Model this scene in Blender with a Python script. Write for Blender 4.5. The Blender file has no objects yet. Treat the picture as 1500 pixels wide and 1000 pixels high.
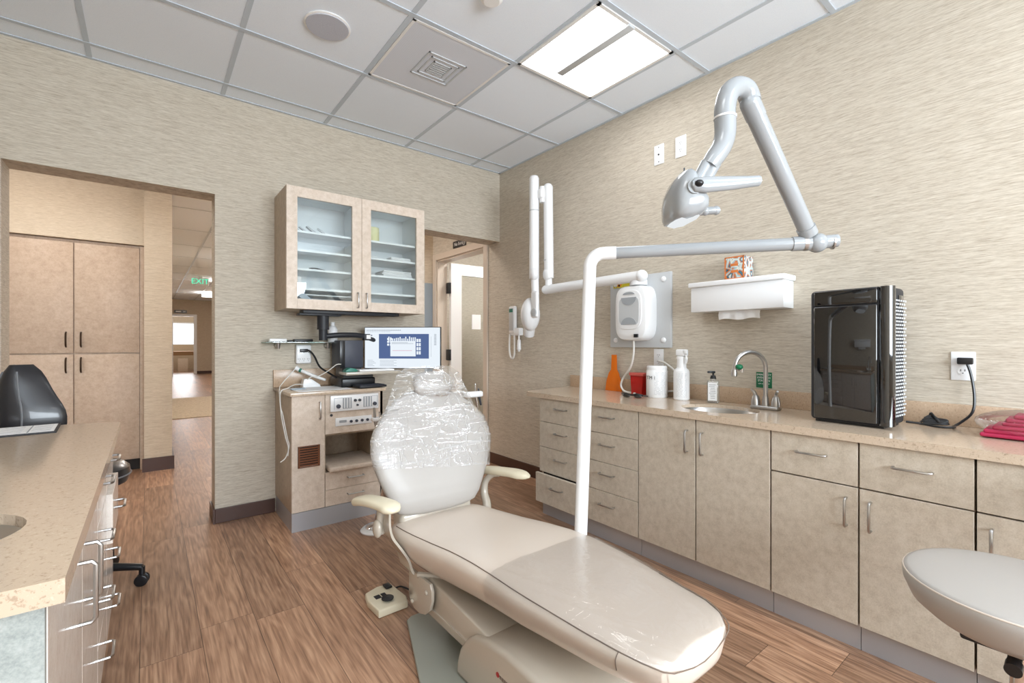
import bpy, bmesh, math, random
from mathutils import Vector, Matrix
random.seed(7)
sc = bpy.context.scene
COL = sc.collection
R = math.radians
PI = math.pi

# ------------------------------------------------------------------ materials
def lin(c):
    return tuple((v/12.92 if v <= .04045 else ((v+.055)/1.055)**2.4) for v in c)
def rgb(r, g, b):
    return lin((r/255, g/255, b/255)) + (1.0,)

class NT:
    def __init__(s, name):
        s.m = bpy.data.materials.new(name); s.m.use_nodes = True
        s.n = s.m.node_tree.nodes; s.l = s.m.node_tree.links
        s.n.clear()
        s.out = s.n.new('ShaderNodeOutputMaterial')
    def new(s, t, **k):
        n = s.n.new('ShaderNode'+t)
        for a, v in k.items():
            if a.startswith('i_'):
                n.inputs[a[2:].replace('_', ' ')].default_value = v
            else: setattr(n, a, v)
        return n
    def link(s, a, b): s.l.new(a, b)
    def bsdf(s, **k):
        b = s.new('BsdfPrincipled'); s.link(b.outputs[0], s.out.inputs[0])
        for a, v in k.items(): b.inputs[a.replace('_', ' ')].default_value = v
        return b
    def pos(s, scale=(1, 1, 1)):
        g = s.new('NewGeometry'); mp = s.new('Mapping'); mp.inputs['Scale'].default_value = scale
        s.link(g.outputs['Position'], mp.inputs['Vector']); return mp.outputs[0]
    def noise(s, vec, scale=5, detail=2, rough=.5, dist=0):
        n = s.new('TexNoise'); n.inputs['Distortion'].default_value = dist; n.inputs['Scale'].default_value = scale
        n.inputs['Detail'].default_value = detail; n.inputs['Roughness'].default_value = rough
        s.link(vec, n.inputs['Vector']); return n.outputs['Fac']
    def ramp(s, fac, stops):
        r = s.new('ValToRGB'); e = r.color_ramp.elements
        while len(e) < len(stops): e.new(.5)
        for i, (p, c) in enumerate(stops): e[i].position = p; e[i].color = c
        s.link(fac, r.inputs[0]); return r.outputs[0]
    def math(s, op, a, b=None):
        n = s.new('Math', operation=op)
        for i, v in enumerate((a, b)):
            if v is None: continue
            if isinstance(v, (int, float)): n.inputs[i].default_value = v
            else: s.link(v, n.inputs[i])
        return n.outputs[0]
    def bump(s, h, b, strength=.3, dist=.002):
        n = s.new('Bump'); n.inputs['Strength'].default_value = strength; n.inputs['Distance'].default_value = dist
        s.link(h, n.inputs['Height']); s.link(n.outputs[0], b.inputs['Normal'])
    def mix(s, f, a, b, mode='MIX'):
        n = s.new('Mix', data_type='RGBA', blend_type=mode)
        for i, v in ((0, f), (6, a), (7, b)):
            if isinstance(v, (int, float, tuple)): n.inputs[i].default_value = v
            else: s.link(v, n.inputs[i])
        return n.outputs[2]

def plain(name, col, rough=.5, metal=0., spec=.5, coat=0.):
    t = NT(name); b = t.bsdf(Base_Color=col, Roughness=rough, Metallic=metal)
    b.inputs['Specular IOR Level'].default_value = spec
    b.inputs['Coat Weight'].default_value = coat
    return t.m
def emit(name, col, s):
    t = NT(name); e = t.new('Emission'); e.inputs[0].default_value = col; e.inputs[1].default_value = s
    t.link(e.outputs[0], t.out.inputs[0]); return t.m
def thin_glass(name, tint=(.93, .97, .97, 1), gloss=.12, rough=.02, wrinkle=0, haze=0., crease=0.):
    t = NT(name)
    tb = t.new('BsdfTransparent'); tb.inputs[0].default_value = tint
    gb = t.new('BsdfGlossy'); gb.inputs['Roughness'].default_value = rough
    lw = t.new('LayerWeight'); lw.inputs[0].default_value = .35
    f = t.math('ADD', t.math('MULTIPLY', lw.outputs['Fresnel'], .55), gloss)
    f = t.math('MINIMUM', f, .9)
    mx = t.new('MixShader'); t.link(f, mx.inputs[0]); t.link(tb.outputs[0], mx.inputs[1]); t.link(gb.outputs[0], mx.inputs[2])
    last = mx.outputs[0]
    if haze > 0:
        d = t.new('BsdfDiffuse'); d.inputs[0].default_value = (.85, .87, .88, 1)
        m2 = t.new('MixShader'); m2.inputs[0].default_value = haze
        t.link(last, m2.inputs[1]); t.link(d.outputs[0], m2.inputs[2]); last = m2.outputs[0]
    if wrinkle:
        v = t.pos((4, 4, 26)); n = t.noise(v, 1.0, 3, .5, .9)
        v2 = t.pos((15, 12, 9)); n2 = t.noise(v2, 1.0, 1, .5, 1.6)
        bp = t.new('Bump'); bp.inputs['Strength'].default_value = wrinkle; bp.inputs['Distance'].default_value = .02
        r1 = t.math('POWER', t.math('SUBTRACT', 1, t.math('ABSOLUTE', t.math('SUBTRACT', t.math('MULTIPLY', n, 2), 1))), 22)
        r2 = t.math('POWER', t.math('SUBTRACT', 1, t.math('ABSOLUTE', t.math('SUBTRACT', t.math('MULTIPLY', n2, 2), 1))), 40)
        t.link(t.math('ADD', t.math('ADD', n, t.math('MULTIPLY', n2, .4)), t.math('ADD', t.math('MULTIPLY', r1, .3), t.math('MULTIPLY', r2, .3))), bp.inputs['Height']); t.link(bp.outputs[0], gb.inputs['Normal'])
        t.link(bp.outputs[0], lw.inputs['Normal'])
        if crease:   # folded creases of the plastic scatter white, which also paints in their highlight streaks
            d = t.new('BsdfDiffuse'); d.inputs[0].default_value = (.93, .94, .95, 1)
            m2 = t.new('MixShader'); t.link(t.math('MULTIPLY', t.math('MAXIMUM', r1, r2), crease), m2.inputs[0])
            t.link(last, m2.inputs[1]); t.link(d.outputs[0], m2.inputs[2]); last = m2.outputs[0]
    t.link(last, t.out.inputs[0]); return t.m

def m_wallpaper(name, c1, c2, c3):
    t = NT(name); b = t.bsdf(Roughness=.75)
    b.inputs['Specular IOR Level'].default_value = .25
    v = t.pos((17, 17, 300)); n = t.noise(v, 1, 4, .65)
    v2 = t.pos((44, 44, 560)); n2 = t.noise(v2, 1, 2, .6)
    v3 = t.pos((5, 5, 100)); n3 = t.noise(v3, 1, 2, .5)
    s = t.math('ADD', t.math('MULTIPLY', n, .62), t.math('ADD', t.math('MULTIPLY', n2, .28), t.math('MULTIPLY', n3, .1)))
    c = t.ramp(s, [(.34, c1), (.5, c2), (.64, c3)])
    t.link(c, b.inputs['Base Color']); t.bump(s, b, .3, .002)
    return t.m
def m_floor():
    t = NT('wood_plank'); b = t.bsdf(Roughness=.36)
    g = t.new('NewGeometry'); sp = t.new('SeparateXYZ'); t.link(g.outputs['Position'], sp.inputs[0])
    W, L = .182, 1.24
    fx = t.math('DIVIDE', t.math('ADD', sp.outputs[0], 20.045), W); ix = t.math('FLOOR', fx)
    wn = t.new('TexWhiteNoise', noise_dimensions='1D'); t.link(ix, wn.inputs['W'])
    fy = t.math('DIVIDE', t.math('ADD', t.math('ADD', sp.outputs[1], 30), t.math('MULTIPLY', wn.outputs[0], L)), L); iy = t.math('FLOOR', fy)
    cb = t.new('CombineXYZ'); t.link(ix, cb.inputs[0]); t.link(iy, cb.inputs[1])
    w2 = t.new('TexWhiteNoise', noise_dimensions='3D'); t.link(cb.outputs[0], w2.inputs['Vector'])
    # grain coordinates, shifted per plank
    off = t.new('VectorMath', operation='SCALE'); t.link(w2.outputs['Color'], off.inputs[0]); off.inputs['Scale'].default_value = 17
    ad = t.new('VectorMath', operation='ADD'); t.link(g.outputs['Position'], ad.inputs[0]); t.link(off.outputs[0], ad.inputs[1])
    mp = t.new('Mapping'); mp.inputs['Scale'].default_value = (9, 1.1, 1); t.link(ad.outputs[0], mp.inputs['Vector'])
    n1 = t.noise(mp.outputs[0], 1.0, 3, .55)
    rings = t.math('FRACT', t.math('MULTIPLY', n1, 9))
    rings = t.math('ABSOLUTE', t.math('SUBTRACT', rings, .5))
    mp2 = t.new('Mapping'); mp2.inputs['Scale'].default_value = (110, 4, 1); t.link(ad.outputs[0], mp2.inputs['Vector'])
    n2 = t.noise(mp2.outputs[0], 1.0, 3, .6)
    s = t.math('ADD', t.math('MULTIPLY', rings, .30), t.math('MULTIPLY', n2, .74))
    c = t.ramp(s, [(.2, rgb(112, 84, 64)), (.4, rgb(156, 120, 95)), (.58, rgb(186, 150, 122)), (.78, rgb(205, 172, 144))])
    tone = t.ramp(w2.outputs['Value'], [(0, (.68, .66, .64, 1)), (.5, (.93, .91, .9, 1)), (1, (1.12, 1.08, 1.05, 1))])
    c = t.mix(1.0, c, tone, 'MULTIPLY')
    ex = t.math('ABSOLUTE', t.math('SUBTRACT', t.math('FRACT', fx), .5)); ey = t.math('ABSOLUTE', t.math('SUBTRACT', t.math('FRACT', fy), .5))
    e = t.math('MAXIMUM', t.math('GREATER_THAN', ex, .4935), t.math('GREATER_THAN', ey, .4992))
    c = t.mix(t.math('MULTIPLY', e, .75), c, rgb(60, 42, 32))
    t.link(c, b.inputs['Base Color'])
    t.link(t.math('ADD', t.math('MULTIPLY', n2, .2), .26), b.inputs['Roughness'])
    t.bump(t.math('SUBTRACT', t.math('MULTIPLY', s, .5), e), b, .25, .001)
    return t.m
def m_speckle(name, base, dark, light, rough=.16, sc_=300):
    t = NT(name); b = t.bsdf(Roughness=rough)
    v = t.pos(); n = t.noise(v, sc_*.33, 3, .7); n2 = t.noise(v, sc_*.8, 2, .5); n3 = t.noise(v, 9, 2)
    c = t.ramp(n, [(.34, dark), (.43, base), (.6, base), (.7, light)])
    c2 = t.ramp(n2, [(.27, dark), (.33, base), (.72, base), (.78, light)])
    c = t.mix(.45, c, c2)
    c = t.mix(t.math('MULTIPLY', n3, .12), c, light)
    t.link(c, b.inputs['Base Color']); return t.m
def m_laminate(name, a, b_, c_, rough=.42):
    t = NT(name); b = t.bsdf(Roughness=rough); b.inputs['Specular IOR Level'].default_value = .35
    v = t.pos(); n = t.noise(v, 28, 5, .7); n2 = t.noise(v, 230, 2, .6)
    s = t.math('ADD', t.math('MULTIPLY', n, .65), t.math('MULTIPLY', n2, .35))
    t.link(t.ramp(s, [(.36, a), (.5, b_), (.64, c_)]), b.inputs['Base Color']); return t.m
def m_tile():
    t = NT('ceiling_tile_white'); b = t.bsdf(Roughness=.9); b.inputs['Specular IOR Level'].default_value = .1
    v = t.pos(); n = t.noise(v, 330, 3, .7)
    t.link(t.ramp(n, [(.3, rgb(228, 236, 248)), (.5, rgb(240, 247, 255))]), b.inputs['Base Color']); t.bump(n, b, .12, .001); return t.m
def m_brushed(name, col, rough=.3, sc_=(4, 4, 300)):
    t = NT(name); b = t.bsdf(Base_Color=col, Metallic=1.0)
    n = t.noise(t.pos(sc_), 1, 3)
    t.link(t.math('ADD', t.math('MULTIPLY', n, .06), rough-.03), b.inputs['Roughness']); return t.m
def m_leather(name, col, rough=.35, coat=.0):
    t = NT(name); b = t.bsdf(Base_Color=col, Roughness=rough, Coat_Weight=coat)
    n = t.noise(t.pos(), 260, 3, .6); n2 = t.noise(t.pos(), 6, 2)
    t.bump(t.math('ADD', n, t.math('MULTIPLY', n2, 1.5)), b, .06, .002); return t.m

M = {}
M['paper'] = m_wallpaper('striated_wallpaper', rgb(166, 154, 138), rgb(198, 188, 172), rgb(214, 206, 192))
M['paper_w'] = m_wallpaper('striated_wallpaper_warm', rgb(184, 166, 142), rgb(206, 190, 167), rgb(220, 206, 186))
M['floor'] = m_floor()
M['tile'] = m_tile()
M['tbar'] = plain('grid_paint', rgb(196, 205, 214), .5)
M['quartz'] = m_speckle('beige_quartz', rgb(200, 180, 158), rgb(142, 118, 97), rgb(224, 209, 190), .12)
M['quartz_d'] = m_speckle('tan_quartz', rgb(190, 164, 138), rgb(128, 102, 82), rgb(214, 192, 168), .25, 480)
M['lam'] = m_laminate('mottled_laminate', rgb(180, 167, 150), rgb(196, 184, 167), rgb(207, 196, 181))
M['lam_door'] = m_laminate('wall_cabinet_laminate', rgb(205, 188, 170), rgb(218, 202, 186), rgb(228, 214, 200))
M['lam_side'] = m_laminate('side_laminate', rgb(168, 148, 126), rgb(182, 163, 141), rgb(194, 176, 154))
M['lam_g'] = m_laminate('grey_laminate', rgb(140, 147, 145), rgb(160, 166, 163), rgb(178, 183, 180))
M['lam_glossy'] = m_laminate('drawer_laminate_gloss', rgb(218, 207, 197), rgb(228, 219, 210), rgb(234, 226, 218), .14)
M['lam_closet'] = m_laminate('closet_laminate', rgb(178, 154, 132), rgb(192, 169, 147), rgb(202, 181, 160), .45)
M['gap'] = plain('shadow_gap_black', rgb(40, 34, 30), .8)
M['white_in'] = plain('white_melamine', rgb(242, 245, 246), .35)
M['steel'] = m_brushed('brushed_steel', (.50, .49, .48, 1), .3, (220, 220, 220))
M['toe'] = plain('satin_aluminium', (.50, .52, .56, 1), .38, .55)
M['chrome'] = plain('polished_chrome', (.75, .75, .76, 1), .09, 1.0)
M['bronze'] = plain('dark_bronze', rgb(70, 56, 44), .35, .8)
M['base'] = plain('brown_vinyl_base', rgb(72, 46, 36), .35)
M['white'] = plain('white_paint', rgb(236, 235, 233), .35)
M['trimp'] = plain('greige_trim_paint', rgb(206, 192, 176), .4)
M['wplast'] = plain('white_plastic', rgb(238, 239, 240), .28, coat=.2)
M['lplast'] = plain('lamp_grey_enamel', rgb(154, 158, 161), .2, coat=.5)
M['gplast'] = plain('pale_grey_panel', rgb(196, 199, 201), .35)
M['cream'] = plain('cream_plastic', rgb(222, 213, 188), .35)
M['shell'] = plain('greige_moulded_shell', rgb(186, 177, 163), .2, coat=.5)
M['plate'] = plain('grey_green_base_plate', rgb(150, 152, 142), .35)
M['uph'] = m_leather('bone_vinyl', rgb(213, 200, 187), .3, .25)
M['uph_b'] = m_leather('pale_vinyl', rgb(170, 165, 160), .4, .05)
M['seam'] = plain('seam_thread', rgb(120, 104, 92), .6)
M['black_l'] = m_leather('black_leather', rgb(36, 36, 40), .3, .3)
M['piping'] = plain('grey_piping', rgb(120, 122, 126), .3)
M['black'] = plain('black_plastic', rgb(24, 25, 28), .3)
M['blackmat'] = plain('black_matte', rgb(34, 36, 42), .5)
M['pc'] = plain('charcoal_case', rgb(58, 62, 74), .45)
M['gloss_black'] = plain('piano_black', rgb(8, 8, 10), .03, spec=.7, coat=1.0)
M['dkgrey'] = plain('dark_grey_mesh', rgb(70, 74, 80), .4, .5)
M['rubber'] = plain('white_cable', rgb(226, 224, 218), .45)
M['orange'] = plain('orange_translucent_plastic', rgb(222, 112, 22), .2)
M['red'] = plain('red_sharps_plastic', rgb(176, 26, 20), .18)
M['redl'] = plain('clear_red_lid', rgb(206, 96, 88), .2)
M['pinkbag'] = plain('magenta_fabric', rgb(186, 42, 84), .5)
M['film'] = thin_glass('clear_wrinkled_film', (.985, .985, .99, 1), .02, .12, wrinkle=.45, haze=.03, crease=.28)
M['film2'] = thin_glass('clear_smooth_film', (.985, .985, .985, 1), .02, .09, wrinkle=.12, haze=.02)
M['glass'] = thin_glass('cabinet_glass', (.965, .985, .985, 1), .03, .015)
M['gshelf'] = thin_glass('green_edge_glass', (.72, .88, .84, 1), .15, .02, haze=.12)
M['clearp'] = thin_glass('clear_bottle', (.94, .96, .96, 1), .08, .04, haze=.08)
M['paperw'] = plain('white_sheet', rgb(240, 240, 240), .7)
M['ink'] = plain('black_ink', rgb(30, 30, 34), .6)
M['inkg'] = plain('grey_ink', rgb(150, 156, 164), .6)
M['inkr'] = plain('red_ink', rgb(170, 50, 50), .6)
M['green'] = plain('sign_green', rgb(0, 104, 66), .4)
M['teal'] = plain('teal_plastic', rgb(44, 120, 104), .4)
M['yellow'] = plain('caution_yellow', rgb(222, 208, 60), .45)
M['cyel'] = plain('pale_yellow_paper', rgb(236, 230, 178), .7)
M['wax'] = plain('warning_orange', rgb(235, 150, 30), .5)
M['bluegrey'] = plain('blue_grey_laminate', rgb(150, 162, 172), .3)
M['vent_br'] = plain('brown_vent', rgb(124, 74, 46), .4)
M['card'] = plain('cardboard', rgb(150, 116, 84), .8)
M['carpet'] = m_laminate('pale_carpet', rgb(176, 160, 138), rgb(204, 190, 168), rgb(222, 210, 190), .9)
M['panel'] = emit('lamp_diffuser', (.97, .985, 1.0, 1), 8.5)
M['hallpanel'] = emit('hall_lamp_diffuser', (1.0, .92, .85, 1), 19.0)
M['sidepanel'] = emit('side_room_added_diffuser', (.97, .98, 1.0, 1), 45.0)  # glow of the added, unseen side-room lamp
M['operled'] = emit('lit_lens', (.95, .98, 1, 1), .85)
M['exitled'] = emit('exit_green_lit', (.1, .75, .45, 1), 1.3)
M['daywin'] = emit('bright_sky', (.9, .95, 1, 1), 1.5)
M['scr_w'] = emit('screen_white', (.86, .93, 1.0, 1), .95)
M['scr_b'] = emit('screen_blue', rgb(92, 112, 158), .9)
M['scr_d'] = emit('screen_dark', rgb(120, 132, 150), .8)
M['scr_r'] = emit('screen_pink', rgb(222, 170, 190), .9)
def m_floral():
    t = NT('floral_print'); b = t.bsdf(Roughness=.5)
    v = t.pos((1, 1, 1)); n = t.noise(v, 18, 2)
    vv = t.new('TexVoronoi', feature='DISTANCE_TO_EDGE'); vv.inputs['Scale'].default_value = 26; t.link(v, vv.inputs['Vector'])
    w = t.math('FRACT', t.math('ADD', t.math('MULTIPLY', vv.outputs[0], 2.4), n))
    c = t.ramp(w, [(0, rgb(40, 84, 104)), (.3, rgb(84, 132, 150)), (.45, rgb(232, 228, 214)), (.7, rgb(150, 190, 200)), (.9, rgb(214, 122, 54))])
    t.link(c, b.inputs['Base Color']); return t.m
M['floral'] = m_floral()
M['floral_o'] = plain('orange_box_border', rgb(214, 124, 62), .5)

# ------------------------------------------------------------------ mesh helpers
class MB:
    def __init__(s): s.bm = bmesh.new()
    def _add(s, tmp):
        me = bpy.data.meshes.new('t'); tmp.to_mesh(me); tmp.free(); s.bm.from_mesh(me); bpy.data.meshes.remove(me); return s
    def box(s, x0, y0, z0, x1, y1, z1, bev=0, seg=2, mat=None):
        b = bmesh.new(); bmesh.ops.create_cube(b, size=1)
        bmesh.ops.scale(b, vec=(abs(x1-x0), abs(y1-y0), abs(z1-z0)), verts=b.verts)
        if bev: bmesh.ops.bevel(b, geom=b.edges[:], offset=bev, segments=seg, affect='EDGES', profile=.5)
        bmesh.ops.translate(b, vec=((x0+x1)/2, (y0+y1)/2, (z0+z1)/2), verts=b.verts)
        if mat: bmesh.ops.transform(b, matrix=mat, verts=b.verts)
        return s._add(b)
    def cyl(s, p0, p1, r0, r1=None, seg=24, bev=0):
        r1 = r0 if r1 is None else r1
        p0 = Vector(p0); p1 = Vector(p1); d = p1-p0
        b = bmesh.new(); bmesh.ops.create_cone(b, cap_ends=True, segments=seg, radius1=r0, radius2=r1, depth=d.length)
        if bev:
            es = [e for e in b.edges if abs(e.verts[0].co.z-e.verts[1].co.z) < 1e-6]
            bmesh.ops.bevel(b, geom=es, offset=bev, segments=3, affect='EDGES', profile=.5)
        q = d.to_track_quat('Z', 'Y').to_matrix().to_4x4()
        bmesh.ops.transform(b, matrix=Matrix.Translation((p0+p1)/2) @ q, verts=b.verts)
        return s._add(b)
    def sph(s, c, r, sx=1, sy=1, sz=1, seg=24, mat=None):
        b = bmesh.new(); bmesh.ops.create_uvsphere(b, u_segments=seg, v_segments=seg//2, radius=r)
        bmesh.ops.scale(b, vec=(sx, sy, sz), verts=b.verts)
        if mat: bmesh.ops.transform(b, matrix=mat, verts=b.verts)
        bmesh.ops.translate(b, vec=c, verts=b.verts); return s._add(b)
    def tube(s, pts, r, seg=10, smooth=True, cap=True, rr=None, n=6):
        P = [Vector(p) for p in pts]
        if smooth and len(P) > 2:
            Q = []; RR = []
            for i in range(len(P)-1):
                p0 = P[max(i-1, 0)]; p1 = P[i]; p2 = P[i+1]; p3 = P[min(i+2, len(P)-1)]
                for k in range(n):
                    t = k/n; t2 = t*t; t3 = t2*t
                    Q.append(.5*((2*p1)+(-p0+p2)*t+(2*p0-5*p1+4*p2-p3)*t2+(-p0+3*p1-3*p2+p3)*t3))
                    if rr: RR.append(rr[i]*(1-t)+rr[i+1]*t)
            Q.append(P[-1]); P = Q
            if rr: RR.append(rr[-1]); rr = RR
        b = bmesh.new(); rings = []
        T0 = (P[1]-P[0]).normalized()
        up = Vector((0, 0, 1)) if abs(T0.z) < .9 else Vector((1, 0, 0))
        N = T0.cross(up).normalized()
        for i, p in enumerate(P):
            T = (P[min(i+1, len(P)-1)]-P[max(i-1, 0)])
            if T.length < 1e-9: T = T0
            T.normalize(); N = (N-T*N.dot(T)); N.normalize(); B = T.cross(N)
            ri = rr[i] if rr else r
            rings.append([b.verts.new(p+(N*math.cos(2*PI*k/seg)+B*math.sin(2*PI*k/seg))*ri) for k in range(seg)])
        for a, c in zip(rings, rings[1:]):
            for k in range(seg): b.faces.new((a[k], a[(k+1) % seg], c[(k+1) % seg], c[k]))
        if cap: b.faces.new(rings[0][::-1]); b.faces.new(rings[-1])
        return s._add(b)
    def loft(s, rings, cap=True, closed=True):
        b = bmesh.new(); V = [[b.verts.new(p) for p in r] for r in rings]; n = len(V[0])
        for a, c in zip(V, V[1:]):
            for k in range(n if closed else n-1): b.faces.new((a[k], a[(k+1) % n], c[(k+1) % n], c[k]))
        if cap and closed: b.faces.new(V[0][::-1]); b.faces.new(V[-1])
        bmesh.ops.recalc_face_normals(b, faces=b.faces)
        return s._add(b)
    def lathe(s, prof, c=(0, 0, 0), seg=32, sx=1, sy=1):
        rings = [[(c[0]+r*sx*math.cos(2*PI*k/seg), c[1]+r*sy*math.sin(2*PI*k/seg), c[2]+z) for k in range(seg)] for r, z in prof]
        return s.loft(rings, cap=True)
    def prism(s, poly, axis, a0, a1, bev=0, seg=2):
        """poly in the plane across axis: X->(y,z)  Y->(x,z)  Z->(x,y)"""
        b = bmesh.new()
        f = {'X': lambda p, a: (a, p[0], p[1]), 'Y': lambda p, a: (p[0], a, p[1]), 'Z': lambda p, a: (p[0], p[1], a)}[axis]
        v0 = [b.verts.new(f(p, a0)) for p in poly]; v1 = [b.verts.new(f(p, a1)) for p in poly]
        n = len(poly); b.faces.new(v0); b.faces.new(v1[::-1])
        for k in range(n): b.faces.new((v0[k], v1[k], v1[(k+1) % n], v0[(k+1) % n]))
        bmesh.ops.recalc_face_normals(b, faces=b.faces)
        if bev:
            es = [e for e in b.edges if (e.verts[0] in v0) == (e.verts[1] in v0)]
            bmesh.ops.bevel(b, geom=es, offset=bev, segments=seg, affect='EDGES', profile=.5)
        return s._add(b)
    def slab_hole(s, outer, hole, z0, z1):
        b = bmesh.new()
        def loop(pts):
            v = [b.verts.new((p[0], p[1], z1)) for p in pts]
            return [b.edges.new((v[i], v[(i+1) % len(v)])) for i in range(len(v))]
        es = loop(outer)+loop(hole)
        bmesh.ops.triangle_fill(b, edges=es, use_beauty=True)
        bmesh.ops.recalc_face_normals(b, faces=b.faces)
        r = bmesh.ops.extrude_face_region(b, geom=b.faces[:])
        bmesh.ops.translate(b, vec=(0, 0, z0-z1), verts=[g for g in r['geom'] if isinstance(g, bmesh.types.BMVert)])
        bmesh.ops.recalc_face_normals(b, faces=b.faces)
        return s._add(b)
    def text(s, body, size, mat, ext=.0005):
        cu = bpy.data.curves.new('txt', 'FONT'); cu.body = body; cu.size = size; cu.extrude = ext; cu.align_x = 'CENTER'; cu.align_y = 'CENTER'
        o = bpy.data.objects.new('txt', cu); COL.objects.link(o)
        dg = bpy.context.evaluated_depsgraph_get(); me = bpy.data.meshes.new_from_object(o.evaluated_get(dg))
        me.transform(mat); s.bm.from_mesh(me); bpy.data.meshes.remove(me)
        bpy.data.objects.remove(o); bpy.data.curves.remove(cu); return s

ORG = {}
def build(name, mb, mat, parent=None, smooth=True, angle=38, label=None):
    bm = mb.bm
    for f in bm.faces: f.smooth = smooth
    if smooth:
        for e in bm.edges:
            if len(e.link_faces) == 2 and e.calc_face_angle(0) > R(angle): e.smooth = False
    if parent is not None: org = ORG[parent.name]
    else:
        xs = [v.co.x for v in bm.verts]; ys = [v.co.y for v in bm.verts]; zs = [v.co.z for v in bm.verts]
        org = Vector(((min(xs)+max(xs))/2, (min(ys)+max(ys))/2, min(zs)))
    bmesh.ops.translate(bm, vec=-org, verts=bm.verts)
    me = bpy.data.meshes.new(name); bm.to_mesh(me); bm.free()
    if isinstance(mat, (list, tuple)):
        for m_ in mat: me.materials.append(m_)
    else: me.materials.append(mat)
    o = bpy.data.objects.new(name, me); COL.objects.link(o)
    if parent is not None: o.parent = parent
    else: o.location = org
    ORG[o.name] = org
    if label: o['label'] = label
    return o
def tag(o, label, cat, group=None):
    o['label'] = label; o['category'] = cat
    if group: o['group'] = group
    return o
def thing(name, loc, label, cat, group=None):
    o = bpy.data.objects.new(name, None); COL.objects.link(o); o.location = loc; o.empty_display_size = .05
    ORG[o.name] = Vector(loc); return tag(o, label, cat, group)
def struct(name, mb, mat, smooth=False):
    o = build(name, mb, mat, None, smooth); o['kind'] = 'structure'; return o
def kids(o): return [c for c in bpy.data.objects if c.parent == o]
def dup(o, parent=None, loc=None, rotz=0, label=None, group=None, kidmap=None):
    c = o.copy(); COL.objects.link(c); ORG[c.name] = ORG[o.name]
    if parent is not None: c.parent = parent
    if loc is not None: c.location = loc; c.rotation_euler = (0, 0, rotz)
    if label: c['label'] = label
    if group: c['group'] = group
    for k in [q for q in list(bpy.data.objects) if q.parent == o]: dup(k, c)
    return c

CH = 2.648   # ceiling height
A = 2.505    # right wall
B = 3.37     # back wall
# ------------------------------------------------------------------ SETTING
struct('floor', MB().box(-3, -2.6, -.1, 5.2, 24, 0), M['floor'])
struct('ceiling', MB().box(-3, -2.6, CH, 5.2, 24, CH+.08), M['tile'])
wb = MB()
wb.box(-.84, B, 0, -.578, B+.18, CH); wb.box(-.578, B, 2.03, .32, B+.18, CH)
wb.box(.32, B, 0, 1.751, B+.18, CH); wb.box(1.751, B, 2.03, A, B+.18, CH)
struct('wall_back', wb, M['paper'])
wr = MB()
wr.box(A, -2.5, 0, A+.12, 3.61, CH); wr.box(A, 3.61, 2.02, A+.12, 4.53, CH); wr.box(A, 4.53, 0, A+.12, 4.62, CH)
struct('wall_right', wr, M['paper'])
struct('wall_left', MB().box(-.84, -2.5, 0, -.72, B, CH), M['paper'])
wf = MB()   # wall behind the camera with a wide window
wf.box(-.84, -2.62, 0, A+.12, -2.5, .95); wf.box(-.84, -2.62, 2.2, A+.12, -2.5, CH)
wf.box(-.84, -2.62, .95, -.2, -2.5, 2.2); wf.box(2.2, -2.62, .95, A+.12, -2.5, 2.2)
struct('wall_front', wf, M['paper'])
w = MB(); w.box(-.2, -2.6, .95, 2.2, -2.52, .99); w.box(-.2, -2.6, 2.16, 2.2, -2.52, 2.2)
for x in (-.2, .58, 1.38, 2.16): w.box(x, -2.6, .99, x+.04, -2.52, 2.16)
struct('window_1', w, M['white'])
# hall beyond
struct('wall_hall_left', MB().box(-2.6, B+.18, 0, -2.5, 5.3, CH), M['paper_w'])
struct('wall_closet', MB().box(-2.5, 5.18, 1.965, -.033, 5.26, CH).box(-2.5, 5.62, 0, -.033, 5.72, CH), M['paper_w'])
struct('wall_pillar', MB().box(-.033, 5.09, 0, .163, 20.1, CH), M['paper_w'])
struct('wall_corridor_right', MB().box(2.2, 4.62, 0, A+.12, 4.74, CH).box(2.2, 4.74, 0, 2.32, 20.1, CH), M['paper_w'])
fw = MB(); fw.box(-.033, 20.1, 0, .60, 20.25, CH); fw.box(1.27, 20.1, 0, 2.32, 20.25, CH); fw.box(.60, 20.1, 2.05, 1.27, 20.25, CH)
struct('wall_corridor_end', fw, M['paper_w'])
struct('trim_1', MB().box(1.27, 20.06, 0, 1.36, 20.1, 2.13).box(.52, 20.06, 2.05, 1.27, 20.1, 2.13), M['white'])
fr = MB(); fr.box(.0, 23.4, 0, 2.4, 23.5, 1.05); fr.box(0, 23.4, 1.95, 2.4, 23.5, CH); fr.box(0, 23.4, 1.05, .3, 23.5, 1.95); fr.box(1.7, 23.4, 1.05, 2.4, 23.5, 1.95)
fr.box(-.1, 20.25, 0, 0, 23.4, CH); fr.box(2.4, 20.25, 0, 2.5, 23.4, CH)
struct('wall_far_room', fr, M['paper_w'])
bl = MB(); bl.box(.3, 23.47, 1.05, 1.7, 23.48, 1.95); struct('window_2', bl, M['daywin'])
bd = MB()
for i in range(17): bd.box(.32, 23.36, 1.09+i*.05, 1.68, 23.385, 1.093+i*.05, mat=None)
bd.box(.3, 23.34, 1.91, 1.7, 23.39, 1.96)
tag(build('window_blind', bd, M['white']), 'white slatted blind on the far window at the end of the corridor', 'window blind')
# room through the glazed door
ro = MB(); ro.box(A+.12, 5.3, 0, 4.4, 5.42, CH); ro.box(4.4, 2.9, 0, 4.5, 5.42, CH); ro.box(A+.12, 2.8, 0, 4.5, 2.9, CH)
struct('wall_side_room', ro, M['paper'])
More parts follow.
